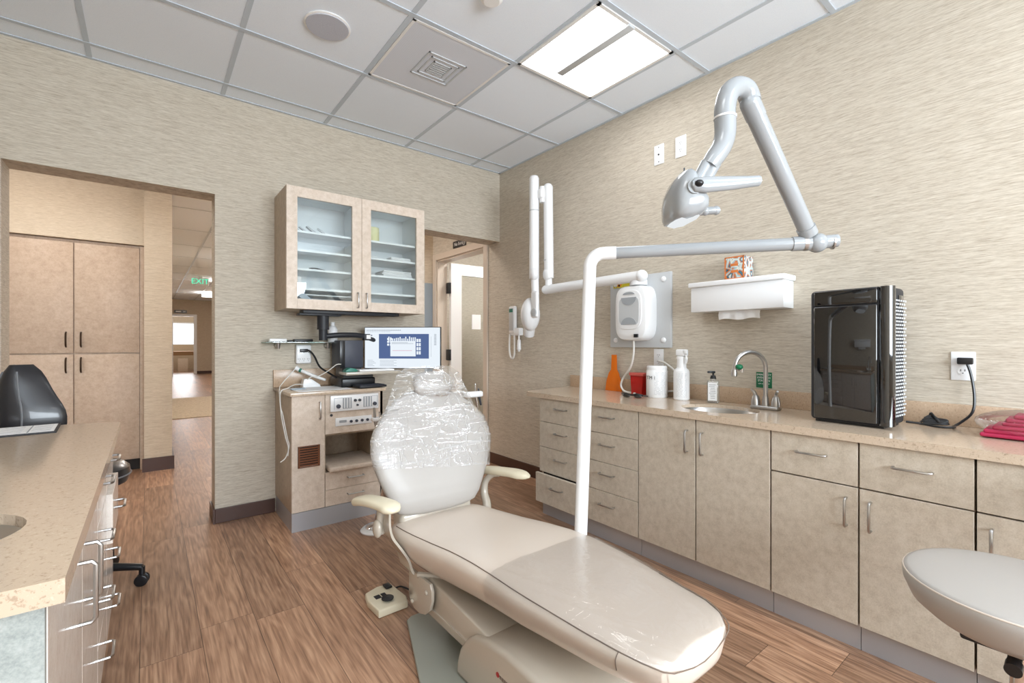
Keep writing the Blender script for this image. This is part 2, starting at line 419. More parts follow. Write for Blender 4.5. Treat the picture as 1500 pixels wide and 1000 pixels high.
# T-bar ceiling grid
tb = MB()
for k in range(-1, 5):
    x = .3588+.6096*k
    if x > -.72: tb.box(x-.012, -2.5, CH-.003, x+.012, B, CH)
for k in range(-3, 6):
    y = 3.202-.6096*(k+3)
    if y > -2.5: tb.box(-.72, y-.012, CH-.0045, A, y+.012, CH-.0005)
tb.box(-.72, B-.02, CH-.004, A, B, CH); tb.box(A-.02, -2.5, CH-.004, A, B, CH)
struct('trim_2', tb, M['tbar'])
tb = MB()
for k in range(24): tb.box(.163, 5.2+.6096*k, CH-.003, 2.2, 5.2+.6096*k+.02, CH) if k % 2 == 0 else None
for x in (.66, 1.27, 1.88): tb.box(x-.012, 4.8, CH-.004, x+.012, 20.1, CH)
struct('trim_3', tb, M['tbar'])
# baseboards
struct('baseboard_back', MB().box(.32, B-.012, 0, .655, B, .09, .003).box(.308, B-.012, 0, .32, B+.19, .09).box(1.3, B-.012, 0, 1.751, B, .09), M['base'])
struct('baseboard_right', MB().box(A-.012, 2.5, 0, A, 3.55, .1, .003), M['base'])
struct('baseboard_hall', MB().box(-.045, 5.075, 0, .178, 5.09, .115).box(.163, 5.09, 0, .178, 20.1, .115).box(-.5, 5.62-.016, 0, -.033, 5.62, .1).box(1.36, 20.08, 0, 2.2, 20.1, .1), M['base'])
# hallway carpet band
tag(build('carpet_runner', MB().box(.18, 8.33, 0, 2.19, 11.4, .008), M['carpet']), 'pale beige carpet strip crossing the corridor floor', 'carpet')
# blue-grey panel in the passage
struct('trim_4', MB().box(2.2, 4.605, 0, A, 4.62, 1.775), M['bluegrey'])
# door frame in the right wall beyond the opening
df = MB(); df.box(A-.018, 3.545, 0, A, 3.61, 2.085, .004); df.box(A-.018, 4.53, 0, A, 4.60, 2.085, .004); df.box(A-.018, 3.61, 2.02, A, 4.53, 2.085, .004)
df.box(A, 3.61, 0, A+.12, 3.625, 2.02); df.box(A, 4.515, 0, A+.12, 4.53, 2.02); df.box(A, 3.61, 2.005, A+.12, 4.53, 2.02)
struct('trim_5', df, M['trimp'])
dr = thing('door_1', (A+.14, 4.49, 0), 'white glazed door standing open inside the side passage', 'door'); dr['kind'] = 'structure'
dl = MB(); x0, x1, y0, y1 = A+.14, A+1.02, 4.465, 4.505
dl.box(x0, y0, .01, x0+.14, y1, 2.0); dl.box(x1-.14, y0, .01, x1, y1, 2.0); dl.box(x0+.14, y0, 1.875, x1-.14, y1, 2.0); dl.box(x0+.14, y0, .01, x1-.14, y1, .25)
build('door_leaf', dl, M['white'], dr)
build('door_glass', MB().box(x0+.14, 4.48, .25, x1-.14, 4.488, 1.875), M['glass'], dr)
for z in (1.72, .98, .25):
    build('hinge', MB().box(A+.10, 4.452, z-.06, A+.125, 4.505, z+.06, .003).cyl((A+.127, 4.455, z-.06), (A+.127, 4.455, z+.06), .008), M['black'], dr)
nt = MB().box(2.93, 4.473, 1.27, 3.05, 4.4795, 1.44)
tag(build('paper_notice', nt, M['paperw']), 'white paper notice taped on the glass of the open door', 'notice')

# sign NO EXIT
def plane_mat(o, right, up):
    r = Vector(right).normalized(); u = Vector(up).normalized(); n = r.cross(u)
    return Matrix(((r.x, u.x, n.x, o[0]), (r.y, u.y, n.y, o[1]), (r.z, u.z, n.z, o[2]), (0, 0, 0, 1)))
sg = thing('no_exit_sign', (A-.004, 4.05, 2.1), 'small black No Exit sign above the frame of the glazed door', 'sign')
build('sign_board', MB().box(A-.006, 3.93, 2.095, A, 4.18, 2.165), M['black'], sg)
build('lettering', MB().text('No Exit', .048, plane_mat((A-.0075, 4.075, 2.13), (0, -1, 0), (0, 0, 1))), M['paperw'], sg, smooth=False)
build('arrow_symbol', MB().tube([(A-.008, 3.965+.022*math.cos(a), 2.13+.026*math.sin(a)) for a in [k*PI/8 for k in range(17)]], .003, 6, smooth=False).tube([(A-.008, 3.985, 2.112), (A-.008, 3.945, 2.148)], .003, 6), M['paperw'], sg)
sg = thing('door_number_sign', (.85, 20.09, 2.2), 'small black sign above the doorway at the far end of the corridor', 'sign')
build('sign_board', MB().box(.70, 20.08, 2.17, 1.06, 20.1, 2.27), M['black'], sg)
build('lettering', MB().box(.74, 20.075, 2.2, .9, 20.08, 2.24).box(.95, 20.075, 2.2, 1.02, 20.08, 2.24), M['paperw'], sg)
# EXIT sign
ex = thing('exit_sign', (.92, 12.9, 2.42), 'green lit EXIT sign hanging from the corridor ceiling', 'exit sign')
build('housing', MB().box(.775, 12.88, 2.44, 1.1, 12.92, 2.62, .008).box(.9, 12.885, 2.62, .98, 12.915, CH), M['white'], ex)
build('lettering', MB().text('EXIT', .17, plane_mat((.935, 12.875, 2.53), (1, 0, 0), (0, 0, 1))), M['exitled'], ex, smooth=False)
# far room boxes
bx_ = thing('office_desk', (1.1, 22.6, 0), 'brown wooden desk under the far window seen through the corridor doorway', 'desk')
build('desk_top', MB().box(.55, 22.2, .62, 1.7, 22.9, .78), M['card'], bx_)
for x in (.57, 1.62): build('leg', MB().box(x, 22.25, 0, x+.06, 22.85, .62), M['card'], bx_)
tag(build('storage_box', MB().box(.88, 22.0, 0, 1.2, 22.3, .5, .01), M['lam_door']), 'pale storage box standing under the far wooden desk', 'box')
fd = thing('door_2', (.62, 20.1, 0), 'white open door leaf at the far doorway', 'door'); fd['kind'] = 'structure'
build('door_leaf', MB().box(.60, 19.2, .01, .64, 20.05, 2.0), M['white'], fd)

# closets in the hallway
def bow(mb, x, y, z, h=.11, out=.03):
    return mb.tube([(x, y, z-h/2), (x, y-out*.8, z-h/2+.015), (x, y-out, z), (x, y-out*.8, z+h/2-.015), (x, y, z+h/2)], .006, 8)
cl = thing('hall_closet', (-.48, 5.3, 0), 'tall tan built-in hall closet with four doors and dark bow handles', 'closet')
build('body', MB().box(-.92, 5.22, .1, -.06, 5.58, 1.96).box(-.06, 5.2, 0, -.034, 5.6, 1.96).box(-2.4, 5.2, 0, -.92, 5.6, 1.96), M['lam_closet'], cl)
build('toe_kick', MB().box(-.92, 5.26, 0, -.06, 5.3, .1), M['gap'], cl)
for (x0, x1, hx) in ((-.905, -.488, -.53), (-.48, -.064, -.44)):
    for (z0, z1, hz) in ((1.03, 1.935, 1.14), (.11, 1.018, .93)):
        d = build('door', MB().box(x0, 5.2, z0, x1, 5.22, z1, .0015), M['lam_closet'], cl)
        build('handle', bow(MB(), hx, 5.2, hz, .12), M['bronze'], d)

# ------------------------------------------------------------------ ceiling fittings
def troffer(x0, y0, label, mat, name='ceiling_light', s=.585, bar=True, drop=.008):
    t = thing(name, (x0+s/2, y0+s/2, CH-.012), label, 'ceiling light')
    f = MB()
    for b in ((x0, y0, x0+s, y0+.018), (x0, y0+s-.018, x0+s, y0+s), (x0, y0, x0+.018, y0+s), (x0+s-.018, y0, x0+s, y0+s)): f.box(b[0], b[1], CH-.010, b[2], b[3], CH-.0005)
    build('frame', f, M['white'], t)
    build('diffuser', MB().box(x0+.012, y0+.012, CH-drop, x0+s-.012, y0+s-.012, CH-.003), mat, t)
    if bar: build('centre_bar', MB().box(x0+.215, y0+.0, CH-.022, x0+.262, y0+.50, CH-.008, .003), M['gplast'], t)
    return t
troffer(1.586, 1.388, 'square ceiling light panel above the right-hand counter', M['panel'])
troffer(.981, -1.05, 'added unseen ceiling light panel behind the viewer', M['panel'])  # lamp added out of view to light the room from behind the camera
troffer(-.23, .17, 'added unseen ceiling light panel over the left counter', M['panel'])  # second lamp added out of view, lights the near end of the room
for i, y in enumerate((6.4, 9.4, 13.1, 16.6)):
    troffer(1.28, y, ['corridor ceiling light panel nearest the treatment room', 'second corridor ceiling light panel', 'third corridor ceiling light panel', 'farthest corridor ceiling light panel'][i], M['hallpanel'], bar=False, drop=.11)
troffer(3.2, 3.6, 'added unseen ceiling light panel of the room behind the glazed door', M['sidepanel'], bar=False)  # unseen lamp added to brighten the side room behind the glass
troffer(-1.1, 3.95, 'added unseen ceiling light panel over the passage by the closet', M['hallpanel'], bar=False)  # unseen lamp added to light the closets and passage
troffer(1.0, 4.0, 'added unseen ceiling light panel over the passage behind the back wall', M['hallpanel'], bar=False)  # added lamp hidden by the back wall, brightens the passage
# air vent
vt = thing('ceiling_vent', (1.273, 2.288, CH-.012), 'square perforated ceiling air vent left of the ceiling light', 'vent')
v = MB(); x0, y0, x1, y1 = .984, 1.999, 1.562, 2.576
v.box(x0, y0, CH-.006, x1, y0+.014, CH-.0005); v.box(x0, y1-.014, CH-.006, x1, y1, CH-.0005); v.box(x0, y0, CH-.006, x0+.014, y1, CH-.0005); v.box(x1-.014, y0, CH-.006, x1, y1, CH-.0005)
build('frame', v, M['white'], vt)
t = NT('perforated_metal'); b = t.bsdf(Roughness=.5)
vv = t.new('TexVoronoi'); vv.inputs['Scale'].default_value = 105; vv.inputs['Randomness'].default_value = .0; t.link(t.pos(), vv.inputs['Vector'])
t.link(t.ramp(vv.outputs['Distance'], [(.3, rgb(160, 165, 174)), (.42, rgb(216, 220, 228))]), b.inputs['Base Color'])
build('perforated_face', MB().box(x0+.014, y0+.014, CH-.004, x1-.014, y1-.014, CH-.001), t.m, vt)
v = MB()
for q in (.115, .085, .055):
    cx, cy = 1.273, 2.288
    for b_ in ((cx-q, cy-q, cx+q, cy-q+.007), (cx-q, cy+q-.007, cx+q, cy+q), (cx-q, cy-q, cx-q+.007, cy+q), (cx+q-.007, cy-q, cx+q, cy+q)): v.box(b_[0], b_[1], CH-.009, b_[2], b_[3], CH-.004)
for k in range(-2, 3): v.box(cx-.045, cy+k*.018-.004, CH-.009, cx+.045, cy+k*.018+.004, CH-.004)
build('diffuser_core', v, M['gplast'], vt)
def m_grille():
    t = NT('speaker_grille'); b = t.bsdf(Roughness=.6)
    t.link(t.ramp(t.noise(t.pos(), 700, 1), [(.4, rgb(176, 178, 190)), (.6, rgb(200, 202, 210))]), b.inputs['Base Color']); return t.m
sp = thing('ceiling_speaker', (.68, 2.31, CH-.01), 'round white ceiling speaker left of the air vent', 'speaker')
build('rim', MB().lathe([(.0, .008), (.104, .008), (.106, .003), (.102, 0), (.0, 0)], (.68, 2.31, CH-.0085)), M['white'], sp)
build('grille', MB().lathe([(.0, .002), (.098, .002), (.096, -.003), (0, -.004)], (.68, 2.31, CH-.009)), m_grille(), sp)
sp = thing('smoke_detector', (1.19, 1.69, CH-.03), 'small round white detector on the ceiling at the top edge of the view', 'detector')
build('housing', MB().lathe([(0, 0), (.035, 0), (.05, .012), (.052, .03), (0, .03)], (1.19, 1.66, CH-.0305)), M['white'], sp)

# ------------------------------------------------------------------ RIGHT COUNTER
XD, XT = 2.0, 2.03   # door plane, toe plane
ZB, ZTOP = .097, .757
def pull_h(mb, x, yc, z, w=.10, out=.026, r=.0042, sgn=-1):   # on a plane x = const, horizontal
    o = out*sgn
    return mb.tube([(x, yc-w/2, z), (x+o*.75, yc-w/2, z), (x+o, yc-w/2+.008, z), (x+o, yc+w/2-.008, z), (x+o*.75, yc+w/2, z), (x, yc+w/2, z)], r, 8, smooth=False)
def pull_v(mb, x, y, zc, h=.10, out=.026, r=.0045, sgn=-1):
    o = out*sgn
    return mb.tube([(x, y, zc-h/2), (x+o*.75, y, zc-h/2), (x+o, y, zc-h/2+.008), (x+o, y, zc+h/2-.008), (x+o*.75, y, zc+h/2), (x, y, zc+h/2)], r, 8, smooth=False)
def cab(y0, y1, label, name='base_cabinet', x0=XD, xt=XT, back=A-.003, sgn=1, mat=None, gap=.0015):
    """x0 = face of doors; sgn +1 when the cabinet is at larger x than its face"""
    t = thing(name, ((x0+back)/2, (y0+y1)/2, 0), label, 'cabinet')
    g = sgn*.019; b = MB(); xa = x0+g+sgn*.001
    lo, hi = min(xa, back), max(xa, back)
    b.box(lo, y0+gap, ZB, hi, y0+.018, ZTOP-.002); b.box(lo, y1-.018, ZB, hi, y1-gap, ZTOP-.002); b.box(lo, y0+.018, ZB, hi, y1-.018, ZB+.018)
    bb = (back-sgn*.01, back); b.box(min(bb), y0+.018, ZB+.018, max(bb), y1-.018, ZTOP-.002)
    build('body', b, M['lam_side'] if mat is None else mat, t)
    tk = (xt, xt+sgn*.016); build('toe_kick', MB().box(min(tk), y0, 0, max(tk), y1, ZB-.001), M['toe'], t)
    # dark reveal sheet behind the door gaps, standing in for their shade
    rv = (x0+sgn*.02, x0+sgn*.028); build('reveal_shade', MB().box(min(rv), y0+.02, ZB+.02, max(rv), y1-.02, ZTOP-.004), M['gap'], t)
    return t
def front(t, kind, y0, y1, z0, z1, pull, x0=XD, sgn=1, mat=None, shift=0, pw=.10):
    g = .002; a = x0-sgn*shift; b = a+sgn*.019
    d = build(kind, MB().box(min(a, b), y0+g, z0+g*.75, max(a, b), y1-g, z1-g*.75, .001, 1), M['lam'] if mat is None else mat, t)
    if shift: build('drawer_box', MB().box(min(b, b+sgn*.3), y0+.03, z0+.02, max(b, b+sgn*.3), y1-.03, z1-.03), M['white_in'], t)
    if pull:
        k, y, z = pull
        m_ = MB()
        (pull_h(m_, a, y, z, pw, sgn=-sgn) if k == 'h' else pull_v(m_, a, y, z, pw, sgn=-sgn))
        build('handle', m_, M['steel'], d)
    return d
ZR = [.097, .283, .444, .606, ZTOP]
for (y0, y1, yc, lab, sh) in ((1.872, 2.255, 2.055, 'four-drawer base cabinet at the far left end of the right-hand counter', .035), (1.485, 1.87, 1.69, 'four-drawer base cabinet between the end drawers and the sink doors', 0)):
    t = cab(y0, y1, lab)
    for i in range(4): front(t, 'drawer', y0, y1, ZR[i], ZR[i+1], ('h', yc, ZR[i]+(ZR[i+1]-ZR[i])*.62), shift=(sh if i == 0 else 0))
t = cab(.834, 1.483, 'two-door base cabinet under the stainless sink of the right-hand counter')
front(t, 'door', 1.164, 1.483, ZB, ZTOP, ('v', 1.204, .65)); front(t, 'door', .834, 1.162, ZB, ZTOP, ('v', 1.128, .65))
for (y0, y1, hs, lab) in ((.536, .832, 1, 'base cabinet with one drawer and one door directly right of the sink doors'), (.238, .534, -1, 'base cabinet with one drawer and one door under the black appliance cord'), (-.10, .236, -1, 'base cabinet with drawer and door at the right edge, behind the stool')):
    t = cab(y0, y1, lab); yc = (y0+y1)/2
    front(t, 'drawer', y0, y1, .594, ZTOP, ('h', yc, .69)); front(t, 'door', y0, y1, ZB, .592, ('v', (y0+.035 if hs > 0 else y1-.035), .50))
t = cab(-.9, -.102, 'base cabinet continuing the right-hand counter behind the stool')
front(t, 'door', -.5, -.102, ZB, ZTOP, None); front(t, 'door', -.9, -.502, ZB, ZTOP, None)
# worktop with sink cut-out
def ell(cx, cy, rx, ry, n=40): return [(cx+rx*math.cos(2*PI*k/n), cy+ry*math.sin(2*PI*k/n)) for k in range(n)]
SC = (2.215, 1.165)
ct = thing('countertop', (2.24, .75, .758), 'long beige speckled stone worktop along the right wall', 'countertop')
build('slab', MB().slab_hole([(1.985, -.9), (A-.002, -.9), (A-.002, 2.47), (2.02, 2.405), (1.985, 2.37)], ell(SC[0], SC[1], .145, .185), .758, .788), M['quartz'], ct, smooth=False)
build('backsplash', MB().box(A-.022, -.9, .788, A-.002, 2.455, .873, .002), M['quartz_d'], ct)
sk = thing('sink', (SC[0], SC[1], .64), 'oval stainless steel sink bowl set in the right-hand counter', 'sink')
prof = [(1.0, .0), (.97, -.01), (.93, -.06), (.84, -.115), (.6, -.135), (.15, -.14), (.12, -.142)]
rings = [[(SC[0]+.1445*r*math.cos(2*PI*k/40), SC[1]+.1845*r*math.sin(2*PI*k/40), .772+z) for k in range(40)] for r, z in prof]
build('bowl', MB().loft(rings, cap=False), M['steel'], sk)
build('drain', MB().lathe([(0, 0), (.02, 0), (.022, .004), (0, .004)], (SC[0], SC[1], .6305)), M['chrome'], sk)
# faucet
def faucet(bx, by, label):
    t = thing('faucet', (bx, by, .788), label, 'faucet')
    build('base_plate', MB().box(bx-.028, by-.065, .788, bx+.028, by+.065, .806, .008, 3), M['steel'], t)
    P = [(bx, by, .80), (bx, by, .99)]
    for k in range(0, 13):
        a = PI*k/12; P.append((bx-.062+.062*math.cos(a), by+.045-.045*math.cos(a), .99+.078*math.sin(a)))
    P.append((bx-.126, by+.0915, .972))
    build('spout', MB().tube(P, .0105, 16, n=3).cyl(P[0], (bx, by, .85), .018, .0135), M['steel'], t)
    q = P[-1]; build('aerator', MB().cyl((q[0], q[1], q[2]+.012), (q[0]-.002, q[1]+.001, q[2]-.022), .0135, .0145, bev=.002), M['steel'], t)
    for s in (-1, 1):
        hb = MB().lathe([(0, 0), (.021, 0), (.021, .02), (.017, .04), (.012, .05), (0, .052)], (bx, by+s*.047, .803), 24)
        hb.tube([(bx, by+s*.047, .85), (bx-.005, by+s*.052, .868), (bx-.028*(1 if s < 0 else .2), by+s*.066, .882)], .006, 8, rr=[.009, .008, .005])
        build('handle', hb, M['steel'], t)
    return t
fa = faucet(2.375, 1.012, 'brushed steel gooseneck faucet behind the right-hand sink')
eg = thing('eyewash_sign', (A-.003, 1.075, .88), 'small green eyewash station sign behind the faucet', 'sign')
build('sign_board', MB().box(A-.003, 1.036, .880, A, 1.114, .961, .001), M['green'], eg)
tx = MB()
for (s_, z, h) in (('EMERGENCY', .948, .0125), ('EYEWASH', .932, .0145), ('STATION', .917, .0145), ('KEEP AREA CLEAR', .901, .007)): tx.text(s_, h, plane_mat((A-.0035, 1.075, z), (0, -1, 0), (0, 0, 1)), .0002)
build('lettering', tx, M['paperw'], eg, smooth=False)

# ---- things on the right worktop
CZ = .788
TY = 1.645
cb = thing('disinfectant_tub', (2.40, TY, CZ), 'white cylindrical wipes tub between red container and spray bottle', 'tub')
build('body', MB().lathe([(0, 0), (.057, 0), (.062, .007), (.062, .158), (.058, .164), (0, .164)], (2.40, TY, CZ)), M['wplast'], cb)
build('lid', MB().lathe([(0, .164), (.059, .164), (.059, .182), (.054, .188), (0, .188)], (2.40, TY, CZ)), M['wplast'], cb)
cdir = Vector((-2.40, -TY, 0)).normalized(); sdir = Vector((cdir.y, -cdir.x, 0))*-1
def on_cyl(cx, cy, r, ang, z):   # outward point at angle from the direction to the viewer, positive to the right as seen
    d = cdir*math.cos(ang)+(-sdir)*math.sin(ang); return Vector((cx, cy, z))+d*r, d
def lab_lines(cx, cy, r, z0, z1, n, a0=-.55, a1=.75, seed=1, h=.0012):
    rnd = random.Random(seed); m_ = MB()
    for i in range(n):
        z = z1-(z1-z0)*i/(n-1); a = a0
        while a < a1:
            w_ = rnd.uniform(.12, .4); b_ = min(a+w_, a1); k = 5
            ra = [[on_cyl(cx, cy, r, a+(b_-a)*j/k, z)[0], on_cyl(cx, cy, r, a+(b_-a)*j/k, z+h)[0]] for j in range(k+1)]
            m_.loft(ra, cap=False, closed=False); a = b_+rnd.uniform(.05, .14)
    return m_
build('label_text', lab_lines(2.40, TY, .0625, CZ+.02, CZ+.15, 16, -.95, .25, 3), M['inkg'], cb, label='grey printed label lines')
p, d = on_cyl(2.40, TY, .0632, .55, CZ+.118); rr_ = Vector((-d.y, d.x, 0))
build('label_title', MB().text('TM 1', .028, plane_mat(p, rr_, (0, 0, 1)), .0003), M['ink'], cb, smooth=False)
BY = 1.482
sb = thing('spray_bottle', (2.405, BY, CZ), 'white trigger spray bottle standing right of the wipes tub', 'bottle')
build('body', MB().lathe([(0, 0), (.040, 0), (.044, .005), (.044, .158), (.040, .170), (.027, .182), (.025, .232), (0, .232)], (2.40, BY, CZ)), M['wplast'], sb)
build('label_text', lab_lines(2.40, BY, .0445, CZ+.02, CZ+.15, 18, -.7, .7, 5), M['inkg'], sb)
build('trigger_head', MB().lathe([(0, .232), (.028, .232), (.028, .245), (.022, .25), (0, .25)], (2.40, BY, CZ)).box(2.375, BY-.033, CZ+.25, 2.42, BY+.024, CZ+.288, .008, 3).box(2.370, BY-.05, CZ+.262, 2.385, BY-.033, CZ+.285, .003).tube([(2.385, BY-.035, CZ+.262), (2.375, BY-.048, CZ+.235), (2.38, BY-.04, CZ+.21)], .005, 8), M['wplast'], sb)
sd = thing('soap_bottle', (2.416, 1.302, CZ), 'clear square hand soap bottle with black pump beside the sink', 'bottle')
rot = Matrix.Translation((2.416, 1.302, 0)) @ Matrix.Rotation(R(25), 4, 'Z')
build('body', MB().box(-.03, -.03, CZ, .03, .03, CZ+.122, .009, 3, rot).cyl((2.416, 1.302, CZ+.122), (2.416, 1.302, CZ+.130), .015), M['clearp'], sd)
build('label', MB().box(-.0308, -.021, CZ+.014, -.0298, .024, CZ+.112, mat=rot), M['paperw'], sd)
lt = MB()
rnd = random.Random(4)
for i in range(9): lt.box(-.0315, -.008-rnd.uniform(0, .008), CZ+.026+i*.009, -.0307, .010+rnd.uniform(0, .01), CZ+.0275+i*.009, mat=rot)
build('label_text', lt, M['ink'], sd)
build('pump', MB().cyl((2.416, 1.302, CZ+.130), (2.416, 1.302, CZ+.148), .017, .012).cyl((2.416, 1.302, CZ+.148), (2.416, 1.302, CZ+.166), .005).box(-.01, -.008, CZ+.160, .030, .008, CZ+.172, .003, mat=Matrix.Translation((2.416, 1.302, 0)) @ Matrix.Rotation(R(140), 4, 'Z')), M['black'], sd)
sh = thing('sharps_container', (2.44, 1.755, CZ), 'red plastic sharps container standing left of the wipes tub', 'container')
build('body', MB().prism([(1.755, CZ), (1.835, CZ), (1.843, CZ+.118), (1.747, CZ+.118)], 'X', 2.40, 2.475, .006), M['red'], sh)
build('lid', MB().box(2.396, 1.742, CZ+.118, 2.479, 1.848, CZ+.138, .004), M['redl'], sh)
tag(build('uv_shield', MB().prism([(1.965, CZ), (2.105, CZ), (2.095, CZ+.065), (2.075, CZ+.12), (2.055, CZ+.145), (2.050, CZ+.245), (2.008, CZ+.245), (2.004, CZ+.145), (1.988, CZ+.12), (1.972, CZ+.065)], 'X', 2.470, 2.475, .0015), M['orange']), 'orange paddle-shaped light shield leaning on the splash behind the counter', 'shield')
gl = thing('safety_glasses', (2.27, 1.70, CZ), 'black safety glasses lying on the counter in front of the red container', 'glasses')
for s in (0, 1):
    build('lens', MB().sph((2.235+.012*s, 1.742-.072*s, CZ+.014), .03, .45, 1.0, .42), M['gloss_black'], gl)
build('frame', MB().tube([(2.235, 1.775, CZ+.02), (2.222, 1.74, CZ+.026), (2.236, 1.705, CZ+.018), (2.236, 1.67, CZ+.026), (2.252, 1.64, CZ+.02)], .005, 8), M['black'], gl)
for s in (0, 1): build('temple', MB().tube([(2.237+.015*s, 1.775-.135*s, CZ+.02), (2.29, 1.775-.12*s, CZ+.012), (2.34, 1.76-.09*s, CZ+.006)], .004, 8), M['black'], gl)
# black air purifier
PX0, PX1, PY0, PY1, PZ = 2.172, 2.365, .485, .748, 1.328
pu = thing('air_purifier', (2.27, .62, CZ), 'tall glossy black air purifier standing on the right-hand counter', 'appliance')
rr_p = Matrix.Translation(((PX0+PX1)/2, (PY0+PY1)/2, 0)) @ Matrix.Rotation(R(-4), 4, 'Z') @ Matrix.Translation((-(PX0+PX1)/2, -(PY0+PY1)/2, 0))
build('body', MB().box(PX0+.004, PY0, CZ+.008, PX1, PY1, PZ, .016, 4, rr_p), M['blackmat'], pu)
build('foot', MB().box(PX0+.02, PY0+.015, CZ, PX1-.015, PY1-.015, CZ+.009, mat=rr_p), M['black'], pu)
build('front_panel', MB().box(PX0-.006, PY0+.028, CZ+.018, PX0+.012, PY1-.018, PZ-.068, .004, 3, rr_p), M['gloss_black'], pu)
build('control_panel', MB().box(PX0-.004, PY0+.028, PZ-.064, PX0+.012, PY1-.018, PZ-.004, .004, 3, rr_p), M['gloss_black'], pu)
pm = MB().tube([(PX0+.022, PY0+.006, CZ+.012), (PX0+.022, PY0+.006, PZ-.002)], .026, 24); bmesh.ops.transform(pm.bm, matrix=rr_p, verts=pm.bm.verts)
build('corner_trim', pm, M['gloss_black'], pu)
gm = MB()
for i in range(34):
    z = CZ+.04+i*.0135
    for j in range(5):
        y = PX0+.075+j*.024
        gm.box(y+(.012 if i % 2 else 0), PY0-.004, z, y+.014+(.012 if i % 2 else 0), PY0+.0015, z+.0065, mat=rr_p)
build('side_grille', gm, M['gplast'], pu, label='grey woven side grille')
build('side_handle', MB().box(PX0+.12, PY0-.003, PZ-.075, PX0+.165, PY0+.001, PZ-.03, .001, mat=rr_p), M['gloss_black'], pu)
# outlets
def outlet(name, y0, y1, z0, z1, label, kind='duplex', x=A):
    t = thing(name, (x-.003, (y0+y1)/2, z0), label, 'outlet')
    build('cover_plate', MB().box(x-.006, y0, z0, x, y1, z1, .003), M['wplast'], t)
    yc, zc = (y0+y1)/2, (z0+z1)/2
    if kind == 'duplex':
        for s in (-1, 1):
            c = zc+s*(z1-z0)*.17
            f = build('socket', MB().cyl((x-.0075, yc, c), (x-.006, yc, c), .0155), M['wplast'], t)
            build('slot', MB().box(x-.0082, yc-.007, c-.001, x-.0075, yc-.005, c+.007).box(x-.0082, yc+.005, c-.001, x-.0075, yc+.007, c+.007).cyl((x-.0082, yc, c-.008), (x-.0075, yc, c-.008), .002, seg=10), M['ink'], f)
    else:
        build('jack', MB().cyl((x-.009, yc, zc), (x-.006, yc, zc), .005).cyl((x-.007, yc, zc+.045), (x-.006, yc, zc+.045), .003).cyl((x-.007, yc, zc-.045), (x-.006, yc, zc-.045), .003), M['ink'], t)
    return t
outlet('cable_jack_plate', 1.665, 1.735, 2.224, 2.348, 'white wall plate with single jack, left of the upper duplex outlet', 'jack')
outlet('wall_outlet', 1.514, 1.586, 2.224, 2.350, 'white duplex outlet high on the right wall behind the lamp arm')
outlet('wall_outlet', .296, .366, .966, 1.078, 'white duplex outlet on the right wall with black plug, right of the purifier')
outlet('wall_outlet', 1.667, 1.737, .955, 1.075, 'white duplex outlet under the x-ray mounting plate behind the wipes tub')
pc_ = thing('power_cord', (2.4, .4, CZ), 'black power cord from the purifier to the right wall outlet', 'cord')
build('cable', MB().tube([(2.37, .478, CZ+.012), (2.38, .43, CZ+.008), (2.36, .38, CZ+.006), (2.38, .34, CZ+.007), (2.42, .345, CZ+.007), (2.44, .33, CZ+.02), (2.455, .30, CZ+.06), (2.465, .295, CZ+.12), (2.475, .305, CZ+.2), (2.478, .318, 1.038)], .0045, 8), M['black'], pc_)
cbm = MB()
for k in range(6):
    o_ = k*.006
    cbm.tube([(2.40+o_*.5, .44-o_, CZ+.012+.008*(k % 3)), (2.415, .41, CZ+.03+.004*k), (2.43-o_, .37+o_*.4, CZ+.016), (2.405+o_*.4, .365, CZ+.012+.003*k), (2.39+o_*.5, .43, CZ+.01+.004*k)], .0042, 8)
build('cord_bundle', cbm, M['black'], pc_)
build('plug', MB().box(2.470, .300, 1.03, 2.496, .345, 1.056, .004), M['black'], pc_)
# pink pack
pk = MB()
rnd = random.Random(9)
for i in range(6):
    z = CZ+.004+i*.013; c = i*.006
    pk.box(2.25+c+rnd.uniform(-.006, .006), -.02, z, 2.42-c*1.4, .262-c*2.6+rnd.uniform(-.01, .004), z+.014, .006, 3)
pg = thing('bag_of_bibs', (2.33, .1, CZ), 'magenta folded pack in clear plastic bag at the right end of the counter', 'bag')
build('contents', pk, M['pinkbag'], pg)
build('plastic_bag', MB().sph((2.33, .115, CZ+.05), 1, .115, .165, .05, 28), M['film2'], pg)

# ---- wall things, right wall
xr = thing('wall_xray_unit', (2.44, 1.84, 1.08), 'white wall-mounted dental x-ray unit with folding arm on the right wall', 'x-ray unit')
build('mounting_plate', MB().box(A-.02, 1.606, 1.083, A, 2.073, 1.548, .003), M['gplast'], xr)
for y in (1.655, 2.025):
    for z in (1.13, 1.505): build('screw_cap', MB().sph((A-.022, y, z), .017, .6, 1, 1, 16), M['wplast'], xr)
